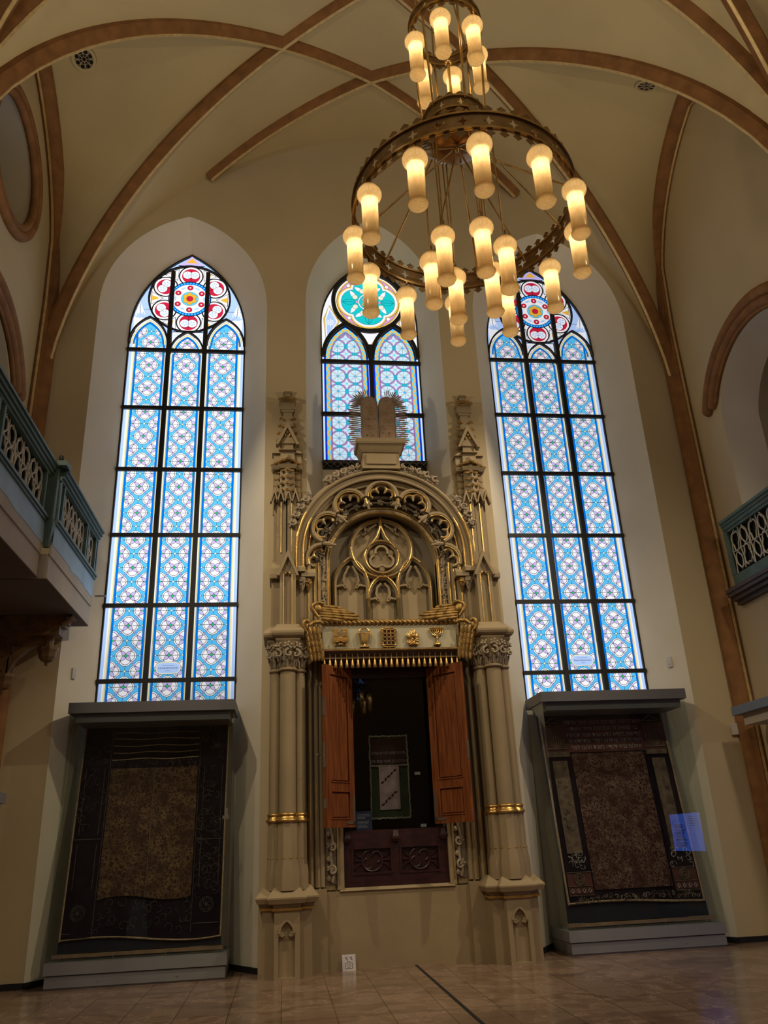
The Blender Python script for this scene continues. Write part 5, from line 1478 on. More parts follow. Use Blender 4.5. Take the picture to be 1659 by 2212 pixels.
for uc in (.13,.875):
    # crown and pediment at the top
    rc.grid(lambda u,v:mpR(uc-.085+.17*u,.785+.14*v,.030),4,6)
    for k in range(-3,4): strip(mb,mpR,[(uc+k*.008,.805),(uc+k*.016+.004*k,.845),(uc+k*.018,.865)],.008,z=.036)
    strip(mb,mpR,[(uc-.075,.800),(uc+.075,.800)],.010,z=.036); strip(mb,mpR,[(uc-.065,.935),(uc,.962),(uc+.065,.935),(uc-.065,.935)],.006,z=.036)
    for k in range(9): scroll(mb,mpR,uc+rs.uniform(-.06,.06),rs.uniform(.86,.93),.035,rs.choice((-1,1))*4,rs.uniform(0,6),.004,.036)
    # lower vase, rosette and lozenges
    rc.grid(lambda u,v:mpR(uc-.085+.17*u,.12+.09*v,.030),4,6)
    for k in range(16): scroll(sv,mpR,uc+rs.uniform(-.07,.07),rs.uniform(.225,.30),.04,rs.choice((-1,1))*4,rs.uniform(0,6),.003,.036)
    for r in (.06,.045,.025): strip(mb,mpR,[(uc+r*cos(TAU*i/20)/1.73,.185+r*sin(TAU*i/20)/2.41) for i in range(21)],.007,z=.036)
    for k in range(4):
        u=uc-.06+.04*k; strip(sv,mpR,[(u,.125),(u+.010,.135),(u,.145),(u-.010,.135),(u,.125)],.005,z=.036)
    for v in (.115,.155,.215): strip(mb,mpR,[(uc-.085,v),(uc+.085,v)],.005,z=.036)
    for k in range(9): scroll(mb,mpR,uc+rs.uniform(-.03,.03),rs.uniform(.33,.72),.03,rs.choice((-1,1))*4,rs.uniform(0,6),.0035,.036)
for k in range(90): scroll(sv if k%5==0 else mb,mpR,rs.uniform(.06,.94),rs.uniform(.085,.110),rs.uniform(.018,.034),rs.choice((-1,1))*4.5,rs.uniform(0,6),.0028,.036)
rc.build('red_grounds',M['redcloth'],CR); mb.build('embroidery',M['tan'],CR,smooth=60); sv.build('silver_embroidery',M['embro2'],CR,smooth=60)

# two more cases only partly in the frame
K3=empty('display_case',(4.45,-1.6,0),'glass display case cut off by the right edge, grey lid tinted for the blue light of the sign','display case')
MB().box(4.18,4.60,-3.75,-.98,2.50,2.60).build('lid',M['bluegrey'],K3)
MB().box(4.25,4.58,-3.70,-1.10,2.37,2.50).build('lamp_housing',M['fascia'],K3)
MB().box(4.20,4.60,-3.73,-1.12,0,.22).build('base',M['grey'],K3)
MB().box(4.492,4.59,-3.62,-1.22,.22,2.37).build('back_board',M['fascia'],K3)
MB().box(4.480,4.492,-2.30,-1.5,1.3,2.2).build('wooden_inlay',M['wood'],K3)
K4=empty('display_case',(-4.3,-2.6,0),'glass display case cut off by the left edge, grey lid end showing','display case')
MB().box(-4.62,-4.02,-3.4,-1.62,1.76,1.86).build('lid',M['grey'],K4)
MB().box(-4.62,-4.05,-3.4,-1.66,.0,.22).build('base',M['grey'],K4)
MB().box(-4.60,-4.52,-3.4,-1.66,.22,1.76).build('back_board',M['fascia'],K4)
MB().box(-4.06,-4.05,-3.4,-1.66,.22,1.76).build('front_glass',M['glass'],K4)

# small wall boxes
for s,lb in ((-1,'small white sensor box on the wall left of the left window'),(1,'small white sensor box on the wall right of the right window')):
    x,z=(3.82*s,3.30)
    B=empty('wall_sensor',(x,-.32,z),lb,'sensor')
    # stands on the splay: direction of the splay surface
    a=Vector((s*3.94,YW,0)); b=Vector((s*3.605,-.02,0)); d=(b-a).normalized(); n=Vector((-d.y*s,d.x*s,0)); n=n if n.y<0 else -n
    c=a+(b-a)*.36
    mb=MB(); mb.ex([(-.028,z-.065),(.028,z-.065),(.028,z+.065),(-.028,z+.065)],[],lambda u,v,w:(c.x+d.x*u+n.x*w,c.y+d.y*u+n.y*w,v),0,.028)
    mb.build('housing',M['white'],B); mb=MB(); mb.ex([(-.006,z-.035),(.006,z-.035),(.006,z-.028),(-.006,z-.028)],[],lambda u,v,w:(c.x+d.x*u+n.x*w,c.y+d.y*u+n.y*w,v),.028,.03); mb.build('indicator',M['ink'],B)
B=empty('wall_sensor',(4.56,-.63,2.36),'small white socket box below the blue lit lid at the right edge','sensor'); MB().box(4.42,4.50,-.70,-.66,2.30,2.44).build('housing',M['white'],B) if False else MB().box(4.36,4.44,-.60,-.565,2.32,2.46).build('housing',M['white'],B)

# ceiling vents
def vent(px,lb):
    c=Vector(px); 
    y=c.y; x=c.x; s=1 if x>0 else -1
    q=xr(y)
    def Z(x,y):
        q=min(max(xr(y),1.37),W-1e-4); t=(W-abs(x))/(W-q); 
        return F(y)+(P(q)-F(y))*t if t<1 else P(x)
    z=Z(x,y); gx=(Z(x+.05,y)-Z(x-.05,y))/.1; gy=(Z(x,y+.05)-Z(x,y-.05))/.1
    n=Vector((gx,gy,-1)).normalized(); a=Vector((1,0,gx)).normalized(); b=n.cross(a)
    o=Vector((x,y,z))+n*.012
    V=empty('ceiling_vent',tuple(o),lb,'vent')
    R=.13
    mp=lambda u,v,w:tuple(o+a*u+b*v+n*w)
    MB().ex([(R*cos(TAU*i/28),R*sin(TAU*i/28)) for i in range(28)],[],mp,.004,.010).build('opening_shade',M['black'],V)  # black disc stands in for the shade inside the vent
    mb=MB(); mb.ex([((R+.03)*cos(TAU*i/28),(R+.03)*sin(TAU*i/28)) for i in range(28)],[[(R*.93*cos(TAU*i/28),R*.93*sin(TAU*i/28)) for i in range(28)]],mp,.0,.02); mb.build('rim',M['vault'],V)
    mb=MB()
    for k in range(8):
        g=TAU*k/8; mb.tube([mp(.03*cos(g),.03*sin(g),.012),mp(R*cos(g),R*sin(g),.012)],.006,5)
        mb.tube([mp(.095*cos(g+.39)+.032*cos(t),.095*sin(g+.39)+.032*sin(t),.012) for t in [TAU*i/10 for i in range(10)]],.005,5,closed=True)
    mb.tube([mp(.03*cos(t),.03*sin(t),.012) for t in [TAU*i/12 for i in range(12)]],.006,5,closed=True)
    mb.build('rosette_grille',M['stone2'],V)
VENTS=[]
vent((-4.02,-2.32,0),'dark round rosette vent in the vault at upper left')
vent((3.93,-2.55,0),'dark round rosette vent in the vault at upper right')

# ------------------------------------------------------------------ galleries
def tracery_panel(root,name,s,x,y0,y1,z0,z1):
    # pierced flowing tracery: green plate with cream edged openings over a black board for the gallery shade
    ya,yb=min(y0,y1),max(y0,y1)
    MB().box(*sorted((x+s*.03,x+s*.05)),ya,yb,z0,z1).build('shade_board',M['black'],root)
    pl=MB(); ln=MB()
    n=max(1,round((yb-ya)/.42)); w=(yb-ya)/n; h=z1-z0
    def op(u,v): return (ya+u,z0+v)
    for k in range(n):
        u0=k*w
        def path(pts): ln.tube([(x-s*.0,)+op(u0+a*w,b*h) for a,b in pts],.0085,6)
        def loop(pts): ln.tube([(x-s*.0,)+op(u0+a*w,b*h) for a,b in pts],.0085,6,closed=True)
        def bubble(cx,cz,rx,rz,lob=3,ph=0):
            pts=[]
            for i in range(30):
                a=TAU*i/30; m=.68+.36*abs(cos(lob*(a-ph)/2)); pts.append((cx+rx*m*cos(a),cz+rz*m*sin(a)))
            loop(pts)
            pl.tube([(x+s*.014,)+op(u0+(cx+(a-cx)*1.12)*w,(cz+(b-cz)*1.12)*h) for a,b in pts],.014,6,closed=True)
        bubble(.27,.28,.21,.24,3,pi/2); bubble(.75,.72,.21,.24,3,-pi/2); bubble(.73,.26,.17,.20,2,.6); bubble(.27,.74,.17,.20,2,.6)
        path([(0,.02),(.10,.30),(.02,.55),(.12,.85),(.30,.98)]); path([(.98,.0),(.93,.30),(.99,.52),(.90,.85),(.72,.98)])
        path([(.5,.02),(.46,.25),(.54,.5),(.47,.75),(.5,.98)]); path([(.30,.04),(.5,.12),(.70,.04)]); path([(.08,.5),(.28,.5),(.5,.5),(.72,.5),(.92,.5)])
    pl.build('pierced_plate',M['green'],root,smooth=60); ln.build('cream_edging',M['creamline'],root,smooth=60)
GLL=empty('gallery_balcony',(-4.1,-2.4,3.8),'green gallery balcony with daylit blue fascia projecting from the left wall','balcony')
for nm,xf,ya,yb in (('far',-3.63,-2.44,-.565),('near',-3.71,-6.6,-2.50)):
    mb=MB(); mb.box(-4.70,xf-.02,ya,yb,3.84,4.10); mb.build('floor_slab',[M['fascia']],GLL) if nm=='far' else mb.build('floor_slab',M['fascia'],GLL)
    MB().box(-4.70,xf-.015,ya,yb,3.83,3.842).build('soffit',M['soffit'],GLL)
    mb=MB(); rs=random.Random(5)
    zc=[(ya+(yb-ya)*i/14,4.19+rs.uniform(-.012,.02)) for i in range(15)]
    MB().box(xf-.03,xf-.004,ya,yb,4.08,4.42).build('fascia_board',M['fascia'],GLL)
    mb.ex([(ya,4.42)]+zc+[(yb,4.42)],[],lambda u,v,w:(w,u,v),xf-.012,xf); mb.build('daylit_paint',M['teal'],GLL)
    mb=MB()
    for a,b,o in ((4.42,4.45,.02),(4.45,4.48,.035),(4.92,4.95,.015),(4.95,4.99,.035),(4.99,5.03,.055),(5.03,5.055,.075)):
        mb.box(xf-.10,xf+o,ya,yb+ (.0),a,b)
    mb.build('handrail',M['green'],GLL)
    posts=(-.58,-.67,-1.08,-1.16,-2.26,-2.40) if nm=='far' else (-2.54,-2.66,-4.02,-4.16,-5.4,-5.6)
    for y in posts:
        MB().box(xf-.06,xf+.012,y-.022,y+.022,4.46,4.95).build('baluster_post',M['green'],GLL)
    for a,b in (((-.69,-1.06),(-1.18,-2.24)) if nm=='far' else ((-2.68,-4.0),(-4.18,-5.38))):
        tracery_panel(GLL,'panel',-1,xf-.03,a,b,4.49,4.92)
        MB().box(xf-.035,xf+.006,b,a,4.48,4.505).build('panel_rail',M['green'],GLL)
mb=MB(); mb.box(-3.74,-3.635,-2.52,-2.43,4.42,5.05); mb.box(-3.75,-3.55,-2.56,-2.38,5.045,5.10); mb.frus((-3.71,-3.66,-2.50,-2.45),4.16,(-3.74,-3.62,-2.53,-2.42),4.44); mb.build('corner_post',M['green'],GLL)
mb=MB(); 
MB().tube([(-3.60,-.575,4.21),(-3.47,-.575,4.21)],.012,8).build('iron_rod',M['steel'],GLL)
CB=empty('candle_holder',(-3.64,-2.46,5.10),'small dark iron candle holder standing on the post of the left balcony','candle holder')
mb=MB(); mb.lathe([(.045,0),(.045,.012),(.012,.02),(.012,.05),(.024,.055),(.024,.09),(.018,.10),(.018,.055)],(-3.64,-2.46,5.10),14); mb.build('stem',M['iron'],CB,smooth=60)
mb=MB(); mb.tube([(-3.64+.055*cos(TAU*i/20),-2.46+.055*sin(TAU*i/20),5.125) for i in range(20)],.007,6,closed=True); mb.build('drip_ring',M['iron'],CB,smooth=60)
# timber bracket below the balcony
BR=empty('timber_bracket',(-4.2,-1.0,3.6),'brown moulded timber bracket with hanging pendants under the left balcony','bracket')
mb=MB()
for z0,z1,xe in ((3.80,3.828,-3.70),(3.74,3.80,-3.76),(3.70,3.74,-3.79),(3.60,3.70,-3.83)): mb.box(-4.66,xe,-1.12,-.90,z0,z1)
mb.tube([(-3.70,-1.13,3.80),(-3.74,-1.13,3.74),(-3.80,-1.13,3.70)],.03,8); mb.build('beam',M['wood'],BR,smooth=30)
for x,z in ((-3.96,3.42),(-4.40,3.12)):
    mb=MB(); mb.lathe([(.055,3.62),(.055,z+.06)],(x,-1.0,0),8,ph=pi/8)
    mb.lathe([(.0,z-.16),(.02,z-.15),(.025,z-.12),(.07,z-.10),(.095,z-.06),(.10,z-.02),(.11,z+.0),(.12,z+.02),(.12,z+.05),(.055,z+.06)],(x,-1.0,0),8,ph=pi/8); mb.build('pendant',M['wood'],BR,smooth=20)
mb=MB(); mb.sweep([(-4.40,-1.0,3.18),(-4.33,-1.0,3.34),(-4.20,-1.0,3.48),(-4.02,-1.0,3.58)],[(-.04,-.05),(.04,-.05),(.04,.05),(-.04,.05)],(0,1,0)); mb.box(-4.66,-3.93,-1.04,-.96,3.50,3.62) ; mb.box(-4.66,-4.36,-1.05,-.95,3.12,3.5); mb.build('brace',M['wood'],BR)
GLR=empty('gallery_parapet',(4.6,-2.4,4.0),'green pierced gallery parapet on a brown sill at the right edge','balcony')
mb=MB()
for a,b,o in ((4.10,4.28,.0),(4.86,4.90,.0),(4.90,4.95,.015),(4.95,4.99,.03),(4.99,5.03,.05)): mb.box(4.56-o,4.66,-5.2,-1.02,a,b)
mb.build('handrail',M['green'],GLR)
for y in (-1.06,-3.3,-5.1): MB().box(4.55,4.66,y-.04,y+.04,4.28,4.88).build('end_post',M['green'],GLR)
tracery_panel(GLR,'panel',1,4.575,-1.12,-3.24,4.29,4.86)
mb=MB()
for z0,z1,xx in ((4.05,4.10,4.45),(4.0,4.05,4.47),(3.95,4.0,4.52),(3.90,3.95,4.58)): mb.box(xx,4.66,-5.3,-.95,z0,z1)
mb.build('sill',M['sill'],GLR)
# dark wooden cupboard behind the case at right edge, lancet panel of the side wall door
# stained window of the side aisle glimpsed through the right arcade
WS=empty('window_4',(7.2,-2.6,5.0)); WS['kind']='structure'; WS['label']='stained glass window glimpsed beyond the right gallery'
p=Paint(0); Z=Matrix
mb=MB(); rs=random.Random(6)
gs=glassset('aisle',3,6,1.0,1.0)
for k in range(9):
    for j in range(12):
        c=rs.choice(('white','sky','white','red','amber','royal','cream')); y=-3.4+.16*k; z=5.0+.2*j
        mb.add([(7.14,y,z),(7.14,y+.15,z),(7.14,y+.15,z+.19),(7.14,y,z+.19)],[(0,1,2,3)],GI[c])
mb.build('stained_glass',gs,WS,smooth=0,recalc=False)
MB().box(7.145,7.15,-3.45,-1.9,4.95,7.45).build('lead_frame',M['iron'],WS)

# ------------------------------------------------------------------ chandelier
CY=-6.013
CH=empty('chandelier',(0,CY,5.4),'large brass ring chandelier with two tiers and two dozen glowing amber glass lamps','chandelier')
def band(name,R,z0,z1,nstar,nmer,mer,parent,mat):
    mb=MB(); C2=TAU*R; seg=C2/nstar; h=z1-z0
    for k in range(nstar):
        u0=k*seg; uc=u0+seg/2; zc=(z0+z1)/2; a=h*.34; b=a*.28
        star=[]
        for i in range(8):
            an=TAU*i/8+pi/2; q=a*1.05 if i%2==0 else b*1.25; star.append((uc+q*cos(an),zc+q*sin(an)))
        n=6; outer=[(u0+seg*i/n,z0) for i in range(n+1)]+[(u0+seg*(n-i)/n,z1) for i in range(n+1)]
        mb.ex(outer,[star],lambda u,v,w:(w*cos(u/R),CY+w*sin(u/R),v),R-.002,R+.002)
    ms=C2/nmer
    for k in range(nmer):
        u0=k*ms+ms*.5; w=ms*.33
        for zz,sg in ((z1,1),(z0,-1)):
            pts=[(u0-w*.62,zz),(u0+w*.62,zz),(u0+w*.62,zz+sg*mer*.48),(u0+w*1.05,zz+sg*mer*.52),(u0+w*1.05,zz+sg*mer*.62),(u0,zz+sg*mer),(u0-w*1.05,zz+sg*mer*.62),(u0-w*1.05,zz+sg*mer*.52),(u0-w*.62,zz+sg*mer*.48)]
            if sg<0: pts=pts[::-1]
            mb.ex(pts,[],lambda u,v,w_:(w_*cos(u/R),CY+w_*sin(u/R),v),R-.002,R+.002)
    o=mb.build(name,mat,parent,smooth=25)
    mb=MB()
    for z in (z0,z1): mb.lathe([(R+.002,z-.008),(R+.016,z-.008),(R+.016,z+.008),(R+.002,z+.008)],(0,CY,0),72,cap=False)
    for z in (z0,z1): mb.lathe([(R-.002,z-.008),(R-.010,z-.008),(R-.010,z+.008),(R-.002,z+.008)],(0,CY,0),72,cap=False)
    mb.build('ring_rail',M['brass'],o,smooth=30)
    return o
band('ring_band',.80,5.415,5.545,30,54,.068,CH,M['brassdark'])
band('upper_ring_band',.285,7.33,7.42,12,22,.055,CH,M['brassdark'])
band('drum_band',.235,6.25,6.36,10,18,.05,CH,M['brassdark'])
mb=MB(); mb.lathe([(.0,6.115),(.10,6.12),(.19,6.14),(.25,6.175),(.262,6.19),(.255,6.205),(.24,6.21),(.235,6.25)],(0,CY,0),48); mb.lathe([(.22,6.25),(.0,6.26)],(0,CY,0),32)
mb.build('copper_bowl',M['copper'],CH,smooth=40)
mb=MB(); mb.lathe([(.0,6.05),(.018,6.06),(.02,6.12)],(0,CY,0),12); mb.tube([(0,CY,6.2),(0,CY,12.05)],.012,8); mb.blob((0,CY,7.0),.03); mb.build('centre_stem',M['brass'],CH,smooth=60)
A2=-2.196; A3=-2.472; A1=-1.95
mb=MB()
for k in range(6):
    a=A2+TAU*(2*k+.5)/12
    mb.tube([(.24*cos(a),CY+.24*sin(a),6.16),(.79*cos(a),CY+.79*sin(a),5.50)],.0085,7)
    mb.tube([(.0,CY,6.10),(.785*cos(a+TAU/12),CY+.785*sin(a+TAU/12),5.48)],.008,7)
    mb.blob((.79*cos(a),CY+.79*sin(a),5.49),.018,n=7,m=5)
mb.build('stay_rods',M['brass'],CH,smooth=60)
mb=MB()
for k in range(6):
    a=A1+TAU*(k+.5)/6; x,y=.283*cos(a),CY+.283*sin(a); q=.24
    mb.tube([(x,y,7.34),(q*cos(a),CY+q*sin(a),6.34)],.0095,7)
    mb.tube([(.20*cos(a+.12),CY+.20*sin(a+.12),7.9),(x,y,7.40)],.007,6)
for k in range(6):
    a=A3+TAU*k/6
    for d in (-.03,.03): mb.tube([(.267*cos(a+d*2),CY+.267*sin(a+d*2),6.19),(.267*cos(a+d),CY+.267*sin(a+d),5.18)],.0055,6)
mb.build('hanging_rods',M['brass'],CH,smooth=60)
def amber():
    m,nt,out=newmat('amber_seeded_glass'); tr=N(nt,'ShaderNodeBsdfTransparent'); tl=N(nt,'ShaderNodeBsdfTranslucent'); gl=N(nt,'ShaderNodeBsdfGlossy'); df=N(nt,'ShaderNodeBsdfDiffuse')
    tc=N(nt,'ShaderNodeTexCoord'); mp=N(nt,'ShaderNodeMapping'); mp.inputs['Scale'].default_value=(60,60,14)
    no=N(nt,'ShaderNodeTexNoise'); no.inputs['Scale'].default_value=1.6; no.inputs['Detail'].default_value=6
    nt.links.new(tc.outputs['Object'],mp.inputs[0]); nt.links.new(mp.outputs[0],no.inputs['Vector'])
    ra=N(nt,'ShaderNodeValToRGB'); e=ra.color_ramp.elements; e[0].position=.35; e[0].color=(.90,.69,.36,1); e[1].position=.65; e[1].color=(.98,.84,.56,1)
    nt.links.new(no.outputs['Fac'],ra.inputs['Fac'])
    for s_ in (tl,df): nt.links.new(ra.outputs['Color'],s_.inputs['Color'])
    tr.inputs['Color'].default_value=(.94,.80,.54,1); gl.inputs['Roughness'].default_value=.12; gl.inputs['Color'].default_value=(.9,.8,.6,1)
    m1=N(nt,'ShaderNodeMixShader'); m1.inputs[0].default_value=.78; nt.links.new(tr.outputs[0],m1.inputs[1]); nt.links.new(tl.outputs[0],m1.inputs[2])
    m3=N(nt,'ShaderNodeMixShader'); m3.inputs[0].default_value=.22; nt.links.new(m1.outputs[0],m3.inputs[1]); nt.links.new(df.outputs[0],m3.inputs[2])
    fr=N(nt,'ShaderNodeFresnel'); fr.inputs[0].default_value=1.35
    m2=N(nt,'ShaderNodeMixShader'); ge=N(nt,'ShaderNodeNewGeometry'); inv=N(nt,'ShaderNodeMath',operation='MULTIPLY_ADD'); inv.inputs[1].default_value=-1; inv.inputs[2].default_value=1; nt.links.new(ge.outputs['Backfacing'],inv.inputs[0])
    mu=N(nt,'ShaderNodeMath',operation='MULTIPLY'); nt.links.new(fr.outputs[0],mu.inputs[0]); nt.links.new(inv.outputs[0],mu.inputs[1]); nt.links.new(mu.outputs[0],m2.inputs[0]); nt.links.new(m3.outputs[0],m2.inputs[1]); nt.links.new(gl.outputs[0],m2.inputs[2])
    nt.links.new(m2.outputs[0],out.inputs['Surface']); return m
M['amber']=amber()
M['bulb']=emis('bulb_glow',(1.0,.66,.30),5.0)
prof=[(.0,.228),(.035,.226),(.060,.214),(.070,.200),(.074,.190),(.082,.178),(.085,.160),(.082,.140),(.073,.122),(.061,.109),(.0555,.098),(.0545,-.10),(.0545,-.175),(.058,-.188),(.065,-.198),(.066,-.206),(.058,-.222),(.040,-.236),(.018,-.241),(.0,-.242)]
sh=MB().lathe(prof,(0,0,0),28); bu=MB().lathe([(.0,.110),(.010,.109),(.017,.095),(.022,.078),(.018,.06),(.010,.048),(.0,.043)],(0,0,0),14); hk=MB(); hk.tube([(0,0,.225),(0,0,.26),(.012,0,.275),(.012,0,.30),(0,0,.312)],.007,6); hk.lathe([(.03,.228),(.012,.25),(.0,.252)],(0,0,0),12); hk.lathe([(.0,.112),(.040,.113),(.044,.120),(.040,.128),(.012,.135),(.012,.225),(.0,.226)],(0,0,0),14)
so=bo=ho=None; LAMPS=[]
for R,z,A,n in ((.80,5.11,A2,12),(.267,4.93,A3,6),(.267,7.0,A1,6)):
    for k in range(n):
        a=A+TAU*k/n; LAMPS.append((R*cos(a),CY+R*sin(a),z))
for i,(x,y,z) in enumerate(LAMPS):
    loc=Vector((x,y-CY,z-5.4))
    if so is None:
        so=sh.build('glass_shade',M['amber'],CH,smooth=40,loc=loc); bo=bu.build('bulb',M['bulb'],so,smooth=60,loc=(0,0,0)); ho=hk.build('hook',M['brass'],so,smooth=60,loc=(0,0,0))
    else:
        c=so.copy(); COL.objects.link(c); c.parent=CH; c.location=loc
        for q in (bo,ho): d=q.copy(); COL.objects.link(d); d.parent=c; d.location=(0,0,0)
    li=bpy.data.lights.new('lamp_light','POINT'); li.energy=LAMP_W; li.color=(1.0,.74,.44); li.shadow_soft_size=.03
    lo=bpy.data.objects.new('lamp_light',li); COL.objects.link(lo); lo.location=(x,y,z+.072)
mb=MB()
for x,y,z in LAMPS[:12]: mb.tube([(x*.995,CY+(y-CY)*.995,z+.29),(x*.995,CY+(y-CY)*.995,5.42)],.006,6)
for x,y,z in LAMPS[18:]:
    mb.tube([(x,y,z+.3),(x,y,7.34)],.006,6)
mb.build('lamp_chains',M['brass'],CH,smooth=60)

# the second chandelier further down the nave, seen only mirrored in the glass
CH2=empty('chandelier',(.5,-14.8,5.4),'large brass ring chandelier further back in the nave, mirrored in the ark glass','chandelier')
for ch in list(CH.children):
    c=ch.copy(); COL.objects.link(c); c.parent=CH2
    for g_ in ch.children:
        d=g_.copy(); COL.objects.link(d); d.parent=c
for x,y,z in LAMPS:
    li=bpy.data.lights.new('lamp_light','POINT'); li.energy=LAMP_W*1.3; li.color=(1.0,.74,.44); li.shadow_soft_size=.03
    lo=bpy.data.objects.new('lamp_light',li); COL.objects.link(lo); lo.location=(x+.5,y-CY-14.8,z+.072)
TP=empty('backlit_sign',(4.46,-2.9,.95),'blue backlit text sign at the right edge, mirrored in the curtain case glass','sign')
MB().box(4.462,4.49,-3.42,-2.44,.93,1.47).build('panel_body',M['grey'],TP)
MB().add([(4.461,-3.40,.95),(4.461,-2.46,.95),(4.461,-2.46,1.45),(4.461,-3.40,1.45)],[(0,1,2,3)]).build('lit_face',emis('panel_blue',(.10,.22,1.0),4.0),TP,smooth=0,recalc=False)
mb=MB(); rs=random.Random(4)
for k in range(16):
    z=1.30-.02*k; mb.box(4.4585,4.4605,-3.30,-3.30+.36*rs.uniform(.75,1),z,z+.007)
    if k<5: z=1.40-.03*k; mb.box(4.4585,4.4605,-2.80,-2.80+.28*rs.uniform(.6,1),z,z+.008)
mb.build('panel_text',M['labelblue'],TP,smooth=0)
# ------------------------------------------------------------------ light and camera
def spot(name,loc,tgt,e,col,ang,soft=.06,blend=.3):
    l=bpy.data.lights.new(name,'SPOT'); l.energy=e; l.color=col; l.spot_size=radians(ang); l.spot_blend=blend; l.shadow_soft_size=soft
    o=bpy.data.objects.new(name,l); COL.objects.link(o); o.location=loc
    o.rotation_euler=(Vector(tgt)-Vector(loc)).to_track_quat('-Z','Y').to_euler(); return o
spot('gallery_spot',(-4.0,-3.6,8.5),(.1,-.8,2.7),SPOT_W*.75,(1.0,.82,.58),60,.06,.7)
spot('gallery_spot',(4.0,-3.6,8.5),(-.1,-.8,2.7),SPOT_W*1.15,(1.0,.82,.58),60,.06,.7)
spot('fill_spot',(-3.7,-7.6,8.4),(-1.2,-.8,.6),FILL_W,(1.0,.84,.60),74,.25,.8)  # pair of broad spots added as fill for the dado and lower walls
spot('fill_spot',(3.7,-7.6,8.4),(1.2,-.8,.6),FILL_W,(1.0,.84,.60),74,.25,.8)
for x in (-4.35,4.35):
    for y in (-4.3,-8.1,-11.8,-15.5): spot('vault_uplight',(x,y,5.6),(-x*.12,y+(.9 if y>-5 else 0),11.0),UP_W,(1.0,.84,.58),115,.12,.6)
wd=bpy.data.worlds.new('World'); SC.world=wd; wd.use_nodes=True
bg=wd.node_tree.nodes['Background']; bg.inputs[0].default_value=(1.0,.92,.80,1); bg.inputs[1].default_value=WORLD
cam=bpy.data.cameras.new('camera'); co=bpy.data.objects.new('camera',cam); COL.objects.link(co); SC.camera=co
f,yaw,pitch,roll=1740.1,.1334,.3891,-.0461
cam.sensor_fit='VERTICAL'; cam.sensor_height=24; cam.lens=24*f/2212; cam.clip_start=.05; cam.clip_end=100
cy,sy,cp,sp=cos(yaw),sin(yaw),cos(pitch),sin(pitch)
fw=Vector((sy*cp,cy*cp,sp)); r=Vector((cy,-sy,0)); u=r.cross(fw); c_,s_=cos(roll),sin(roll)
r2=c_*r+s_*u; u2=-s_*r+c_*u
mt=Matrix(((r2.x,u2.x,-fw.x,-1.287),(r2.y,u2.y,-fw.y,-10.5),(r2.z,u2.z,-fw.z,1.245),(0,0,0,1))); co.matrix_world=mt
vs=SC.view_settings; vs.view_transform='Standard'; vs.look='None'; vs.gamma=1; vs.use_curve_mapping=False; vs.exposure=EXPOSURE
SC.cycles.use_light_tree=True; SC.cycles.max_bounces=8; SC.cycles.transparent_max_bounces=24; SC.cycles.sample_clamp_indirect=6; SC.cycles.use_denoising=True; SC.cycles.caustics_reflective=False; SC.cycles.caustics_refractive=False
for o in list(SC.objects):
    if '_w' in o: del o['_w']

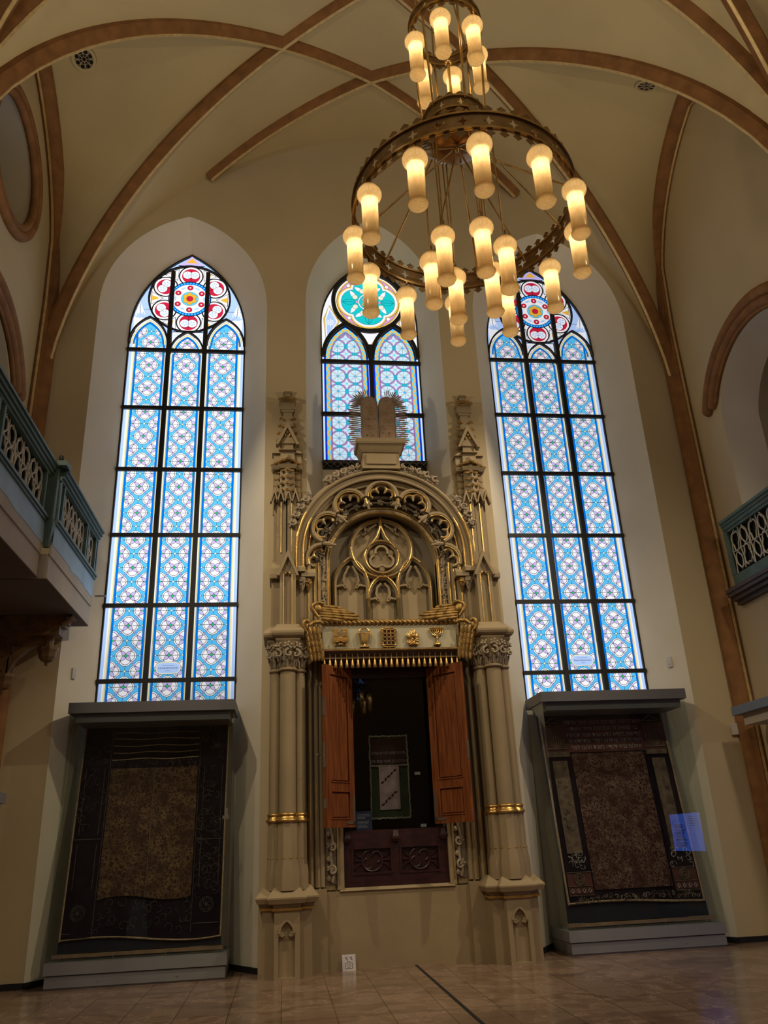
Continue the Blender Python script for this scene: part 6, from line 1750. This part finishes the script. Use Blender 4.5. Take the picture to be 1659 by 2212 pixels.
# every separate piece of these parts becomes a part of its own
def split_part(o,name,gap=.004,limit=100):
    me=o.data; n=len(me.vertices); par=list(range(n))
    def fd(i):
        while par[i]!=i: par[i]=par[par[i]]; i=par[i]
        return i
    for p in me.polygons:
        a=fd(p.vertices[0])
        for v in p.vertices[1:]:
            b=fd(v)
            if a!=b: par[b]=a
    comp={}
    for i,v in enumerate(me.vertices): comp.setdefault(fd(i),[]).append(i)
    ks=list(comp); bb=[]
    for k in ks:
        c=[me.vertices[i].co for i in comp[k]]
        bb.append([min(p[j] for p in c)-gap for j in range(3)]+[max(p[j] for p in c)+gap for j in range(3)])
    g=list(range(len(ks)))
    def fg(i):
        while g[i]!=i: g[i]=g[g[i]]; i=g[i]
        return i
    for i in range(len(ks)):
        for j in range(i):
            if all(bb[i][q]<=bb[j][q+3] and bb[j][q]<=bb[i][q+3] for q in range(3)): 
                a,b=fg(i),fg(j)
                if a!=b: g[a]=b
    grp={}
    for i,k in enumerate(ks): grp.setdefault(fg(i),[]).append(k)
    if len(grp)<2: o.name=name; return
    gid={}
    for q,(r_,cs) in enumerate(grp.items()):
        for k in cs:
            for v in comp[k]: gid[v]=q
    buckets=[[] for _ in grp]
    for p in me.polygons: buckets[gid[p.vertices[0]]].append(p)
    kids=list(o.children); first=None
    for q,ps in enumerate(buckets):
        idx={}; vs=[]; fs=[]
        for p in ps:
            f_=[]
            for v in p.vertices:
                if v not in idx: idx[v]=len(vs); vs.append(me.vertices[v].co[:])
                f_.append(idx[v])
            fs.append(f_)
        m2=bpy.data.meshes.new(name); m2.from_pydata(vs,[],fs)
        for mt_ in me.materials: m2.materials.append(mt_)
        m2.polygons.foreach_set('material_index',[p.material_index for p in ps]); m2.polygons.foreach_set('use_smooth',[p.use_smooth for p in ps])
        m2.set_sharp_from_angle(angle=radians(45)); m2.update()
        c=bpy.data.objects.new(name,m2); COL.objects.link(c); c.parent=o.parent; c.matrix_parent_inverse=o.matrix_parent_inverse.copy(); c.location=o.location
        if 'label' in o: c['label']=o['label']
        if first is None: first=c
    for k in kids: k.parent=first
    bpy.data.objects.remove(o)
SPLIT={'mullion_bars':'mullion','crossbars':'crossbar','arch_crockets':'crocket','gilt_fillet':'gilt_fillet','rays':'ray','foliage_garland':'foliage','foliage_ground':'foliage_ground','consoles':'console',
 'rail_pegs':'peg','drawer_bracket':'drawer_bracket','lock_plate':'lock_plate','hinge':'hinge','gold_stripes':'gold_stripe','column_panels':'column_panel','red_grounds':'red_ground','gilt_roll':'gilt_roll',
 'roll_moulding':'roll_moulding','lamp_chains':'lamp_chain','stay_rods':'stay_rod','hanging_rods':'hanging_rod','gilt_chamfer':'gilt_chamfer','torus_rings':'torus_ring','gilt_crockets':'gilt_crocket','red_bars':'red_bar','flash_symbols':'flash_symbol','gilt_edge':'gilt_edge','leaf_motif':'leaf_motif'}
bpy.context.view_layer.update()
for o in list(SC.objects):
    b=o.name.split('.')[0]
    if o.type=='MESH' and b in SPLIT: split_part(o,SPLIT[b],.012 if b in ('arch_crockets','foliage_garland','gilt_crockets') else .002)
